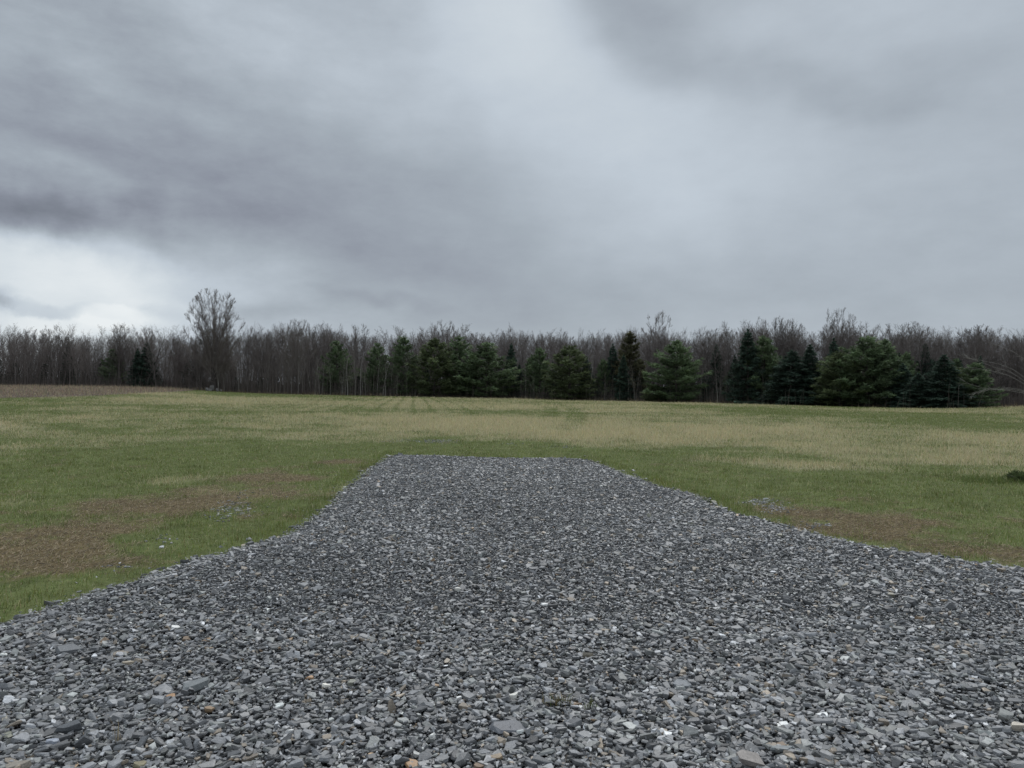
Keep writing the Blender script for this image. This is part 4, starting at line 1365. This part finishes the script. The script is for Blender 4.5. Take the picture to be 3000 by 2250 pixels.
# ------------------------------------------------------------------ brushy growth round the elm, the pale drooping tree at the right edge
def spray_tree(name, px, R, limbs, mat_t, mat_c, label, r0, seed, twigs=7, thin=False):
    """a short trunk with long limbs led through points given as (metres to the right, towards the viewer, up)"""
    rng = np.random.RandomState(seed)
    g = at_range(px, R)
    a = math.atan2(g[0], g[1])
    e = empty(name, (g[0], g[1], g[2] - 0.05), -a)
    tr, cr = Tubes(), Tubes()
    top = limbs[0][0]
    tr.add(np.array([(0, 0, -0.1), (0.02, 0, top[2] * 0.5), (top[0], -top[1], top[2])]), np.array([r0, r0 * 0.85, r0 * 0.7]), 7)
    for limb in limbs:
        P = np.array([(q[0], -q[1], q[2]) for q in limb], float)
        tt = np.linspace(0, 1, len(P)); ts = np.linspace(0, 1, 12)
        pts = np.stack([np.interp(ts, tt, P[:, k]) for k in range(3)], -1)
        for _ in range(2):
            pts[1:-1] = 0.25 * pts[:-2] + 0.5 * pts[1:-1] + 0.25 * pts[2:]
        pts[1:] += rng.randn(11, 3) * 0.03
        L = np.linalg.norm(np.diff(pts, axis=0), axis=1).sum()
        cr.add(pts, np.linspace(r0 * (0.12 if thin else 0.22), 0.008, 12), 5)
        for b in range(twigs):
            i = rng.randint(4, 11)
            d = pts[i] - pts[i - 1]; d /= np.linalg.norm(d)
            nd = d + rng.randn(3) * 0.35; nd /= np.linalg.norm(nd)
            ll = L * rng.uniform(0.15, 0.32) * (0.5 if thin else 1.0)
            q = [pts[i]]
            for s in range(4):
                nd = nd + rng.randn(3) * 0.1 + np.array([0, 0, -0.02]); nd /= np.linalg.norm(nd); q.append(q[-1] + nd * ll / 4)
            cr.add(q, np.linspace(0.013, 0.007, 5), 3)
            for c in range(2):
                j = rng.randint(1, 4); dd = nd + rng.randn(3) * 0.45; dd /= np.linalg.norm(dd)
                cr.add([q[j], q[j] + dd * ll * 0.25, q[j] + dd * ll * 0.5 + rng.randn(3) * 0.05], [0.008, 0.007, 0.005], 3)
    t = tr.mesh('trunk'); t.materials.append(mat_t); c = cr.mesh('crown'); c.materials.append(mat_c)
    link('trunk', t, None, e); link('crown', c, None, e)
    return tag(e, label, 'tree')


spray_tree('birch_tree', 3062, 104, [
    [(0, 0, 1.3), (-2.8, 0.3, 4.0), (-6.0, 0.8, 5.2), (-8.6, 1.0, 6.3)],
    [(0, 0, 1.3), (-2.8, 0.0, 4.5), (-5.2, 0.3, 5.3), (-8.2, 0.5, 5.9)],
    [(0, 0, 1.3), (-3.5, -0.4, 3.9), (-6.0, -0.8, 4.5), (-7.8, -1.0, 4.8)],
    [(0, 0, 1.3), (-3.0, 0.6, 2.0), (-6.4, 1.2, 2.3), (-8.2, 1.5, 3.3)],
    [(0, 0, 1.3), (-2.8, 0.4, 2.15), (-5.7, 0.7, 2.05), (-7.0, 0.8, 1.5)],
    [(0, 0, 1.3), (-3.0, 0.0, 2.4), (-6.0, -0.2, 2.1), (-7.2, -0.2, 1.6)],
    [(0, 0, 1.3), (-0.6, 0, 4.2), (-2.5, -0.5, 6.2), (-4.8, -0.6, 7.4)],
    [(0, 0, 1.3), (1.5, 0, 3.4), (3.5, 0, 4.5), (5.5, 0, 4.2)],
    [(0, 0, 1.3), (1.0, 0, 4.0), (2.5, 0, 6.0), (4.5, 0, 6.5)],
], M_BARK, M_PALE, 'leaning pale branches of a bare tree reaching in from the right edge', 0.17, 3, 5, True)
for k, (px, R, side, seed, lab) in enumerate([
        (588, 132.5, -1, 21, 'tangled grey thicket tree spreading left under the vase shaped tree'),
        (650, 131.5, 1, 22, 'tangled grey thicket tree spreading right under the vase shaped tree'),
        (705, 131.5, 1, 23, 'arching grey thicket tree right of the stone heap')]):
    rl = np.random.RandomState(seed)
    limbs = []
    for i in range(13):
        s = side * rl.uniform(0.2, 1.0) if rl.rand() < 0.7 else -side * rl.uniform(0.1, 0.7)
        hgt = rl.uniform(1.6, 6.0); reach = s * rl.uniform(2.0, 5.0)
        limbs.append([(0, 0, 0.5), (reach * 0.25, rl.uniform(-1, 1), hgt * 0.65), (reach * 0.65, rl.uniform(-1.5, 1.5), hgt), (reach, rl.uniform(-2, 2), hgt * rl.uniform(0.7, 1.15))])
    spray_tree('thicket_tree', px, R, limbs, M_BARK, M_TWIG if k != 1 else M_PALETWIG, lab, 0.12, seed, 9)

# ------------------------------------------------------------------ stone heap at the foot of the elm
M_ROCK = material('field_rock', color=(0.20, 0.19, 0.18), rough=0.9, spec=0.2, noise=[(6, 5, 0.35, (1, 1, 1))], bump=(12, 4, 0.5, 0.05))
ROCKS = [(606, 1143, 0.9, 'low grey boulder at left end of stone heap'), (622, 1139, 1.1, 'largest pale boulder on top of the stone heap'), (636, 1144, 0.9, 'flat grey boulder at the right end of stone heap'),
         (616, 1145, 0.7, 'small grey boulder at the front of the stone heap'), (648, 1146, 0.6, 'small boulder fallen right of the stone heap')]
for (px, py, s, lab) in ROCKS:
    v, f = stone_proto(rs2, 8, 0.75, False)
    g = at_range(px, 129.5 if py > 1140 else 130.2)
    o = link('boulder', mesh_from('boulder', v * s * np.array([1.0, 0.8, 0.75]), f), M_ROCK)
    o.location = (g[0], g[1], g[2] + (0.20 * s if py > 1140 else 0.55))
    o.rotation_euler = (0.1, 0.1, rs2.rand() * 6)
    tag(o, lab, 'boulder', 'field stone heap by the vase shaped tree')

# ------------------------------------------------------------------ weeds in the gravel, shrub at the right edge, dead twig
def tuft_plant(name, px, py, n, h, w, spread, cols, label, cat, seed, zoff=0.05, lean=0.7):
    rng = np.random.RandomState(seed)
    x, y = flat_at(px, py)
    X = x + rng.randn(n) * spread; Y = y + rng.randn(n) * spread * 0.7
    c = np.array(cols)[rng.randint(0, len(cols), n)] * rng.uniform(0.6, 1.3, (n, 1))
    V, T, Q, C = blades(X - x, Y - y, h * np.exp(rng.randn(n) * 0.35), np.full(n, w), c, rng, lean, z=np.zeros(n))
    o = link(name, mesh_from(name, V, T, Q, C), M_GRASS)
    o.location = (x, y, zoff)
    return tag(o, label, cat)


tuft_plant('weed', 1635, 2096, 60, 0.045, 0.004, 0.035, [(0.10, 0.13, 0.04), (0.32, 0.26, 0.15), (0.2, 0.17, 0.08)], 'straggly half dry weed growing out of the gravel right of the large slab', 'weed', 1, 0.065, 1.1)
tuft_plant('weed', 1731, 2110, 22, 0.040, 0.004, 0.014, [(0.09, 0.13, 0.04), (0.14, 0.15, 0.05)], 'tiny green weed sprout in the gravel, right of the straggly one', 'weed', 2, 0.065, 0.6)
tuft_plant('weed', 345, 2215, 9, 0.11, 0.003, 0.012, [(0.34, 0.28, 0.18), (0.30, 0.24, 0.16)], 'dry straw coloured stalk sticking up in the lower left gravel', 'weed', 3, 0.065, 0.5)

rp = np.random.RandomState(12)
x, y = flat_at(2985, 1412)
n = 900
ph = rp.rand(n) * 6.28; el = np.arccos(rp.rand(n)); rr_ = rp.uniform(0.3, 1, n) ** 0.6
lump = 1 + 0.25 * np.sin(3 * ph + 1.0) * np.sin(2 * el)
p = np.stack([np.cos(ph) * np.sin(el) * 0.22, np.sin(ph) * np.sin(el) * 0.20, np.cos(el) * 0.14], -1) * (rr_ * lump)[:, None]
p[:, 0] += 0.04
V, T = needle_tufts(p, p / (np.linalg.norm(p, axis=1)[:, None] + 1e-6) * 0.8 + np.array([0, 0, 0.4]), np.full(n, 0.07), 6, 0.10, rp)
cols = np.repeat(np.array([[0.085, 0.112, 0.046]]) * np.exp(rp.randn(n, 1) * 0.35), 18, axis=0)
shrub_root = empty('shrub', (x, y, 0.0))
tb = Tubes()
for i in range(9):
    a = i * 0.7; tb.add([(0, 0, -0.02), (0.1 * math.cos(a), 0.1 * math.sin(a), 0.1), (0.18 * math.cos(a), 0.16 * math.sin(a), 0.10)], [0.010, 0.007, 0.003], 4)
sm = tb.mesh('stem'); sm.materials.append(M_DARKBARK); link('stem', sm, None, shrub_root)
link('foliage', mesh_from('foliage', V, T, None, cols), M_NEEDLE, shrub_root)
tag(shrub_root, 'low dark green shrub in the grass at the right edge', 'shrub')
# long grass growing round the shrub
n = 1500
X = x - 0.35 + rp.randn(n) * 0.42; Y = y + rp.randn(n) * 0.28
c = np.stack([0.12 + 0.05 * rp.rand(n), 0.16 + 0.05 * rp.rand(n), 0.05 + 0.02 * rp.rand(n)], -1) * rp.uniform(0.6, 1.2, (n, 1))
V, T, Q, C = blades(X, Y, 0.09 * np.exp(rp.randn(n) * 0.4), np.full(n, 0.006), c, rp, 0.7)
lg = link('long_grass', mesh_from('long_grass', V, T, Q, C), M_GRASS)
tag(lg, 'longer dark green grass round the low shrub', 'grass', kind='stuff')
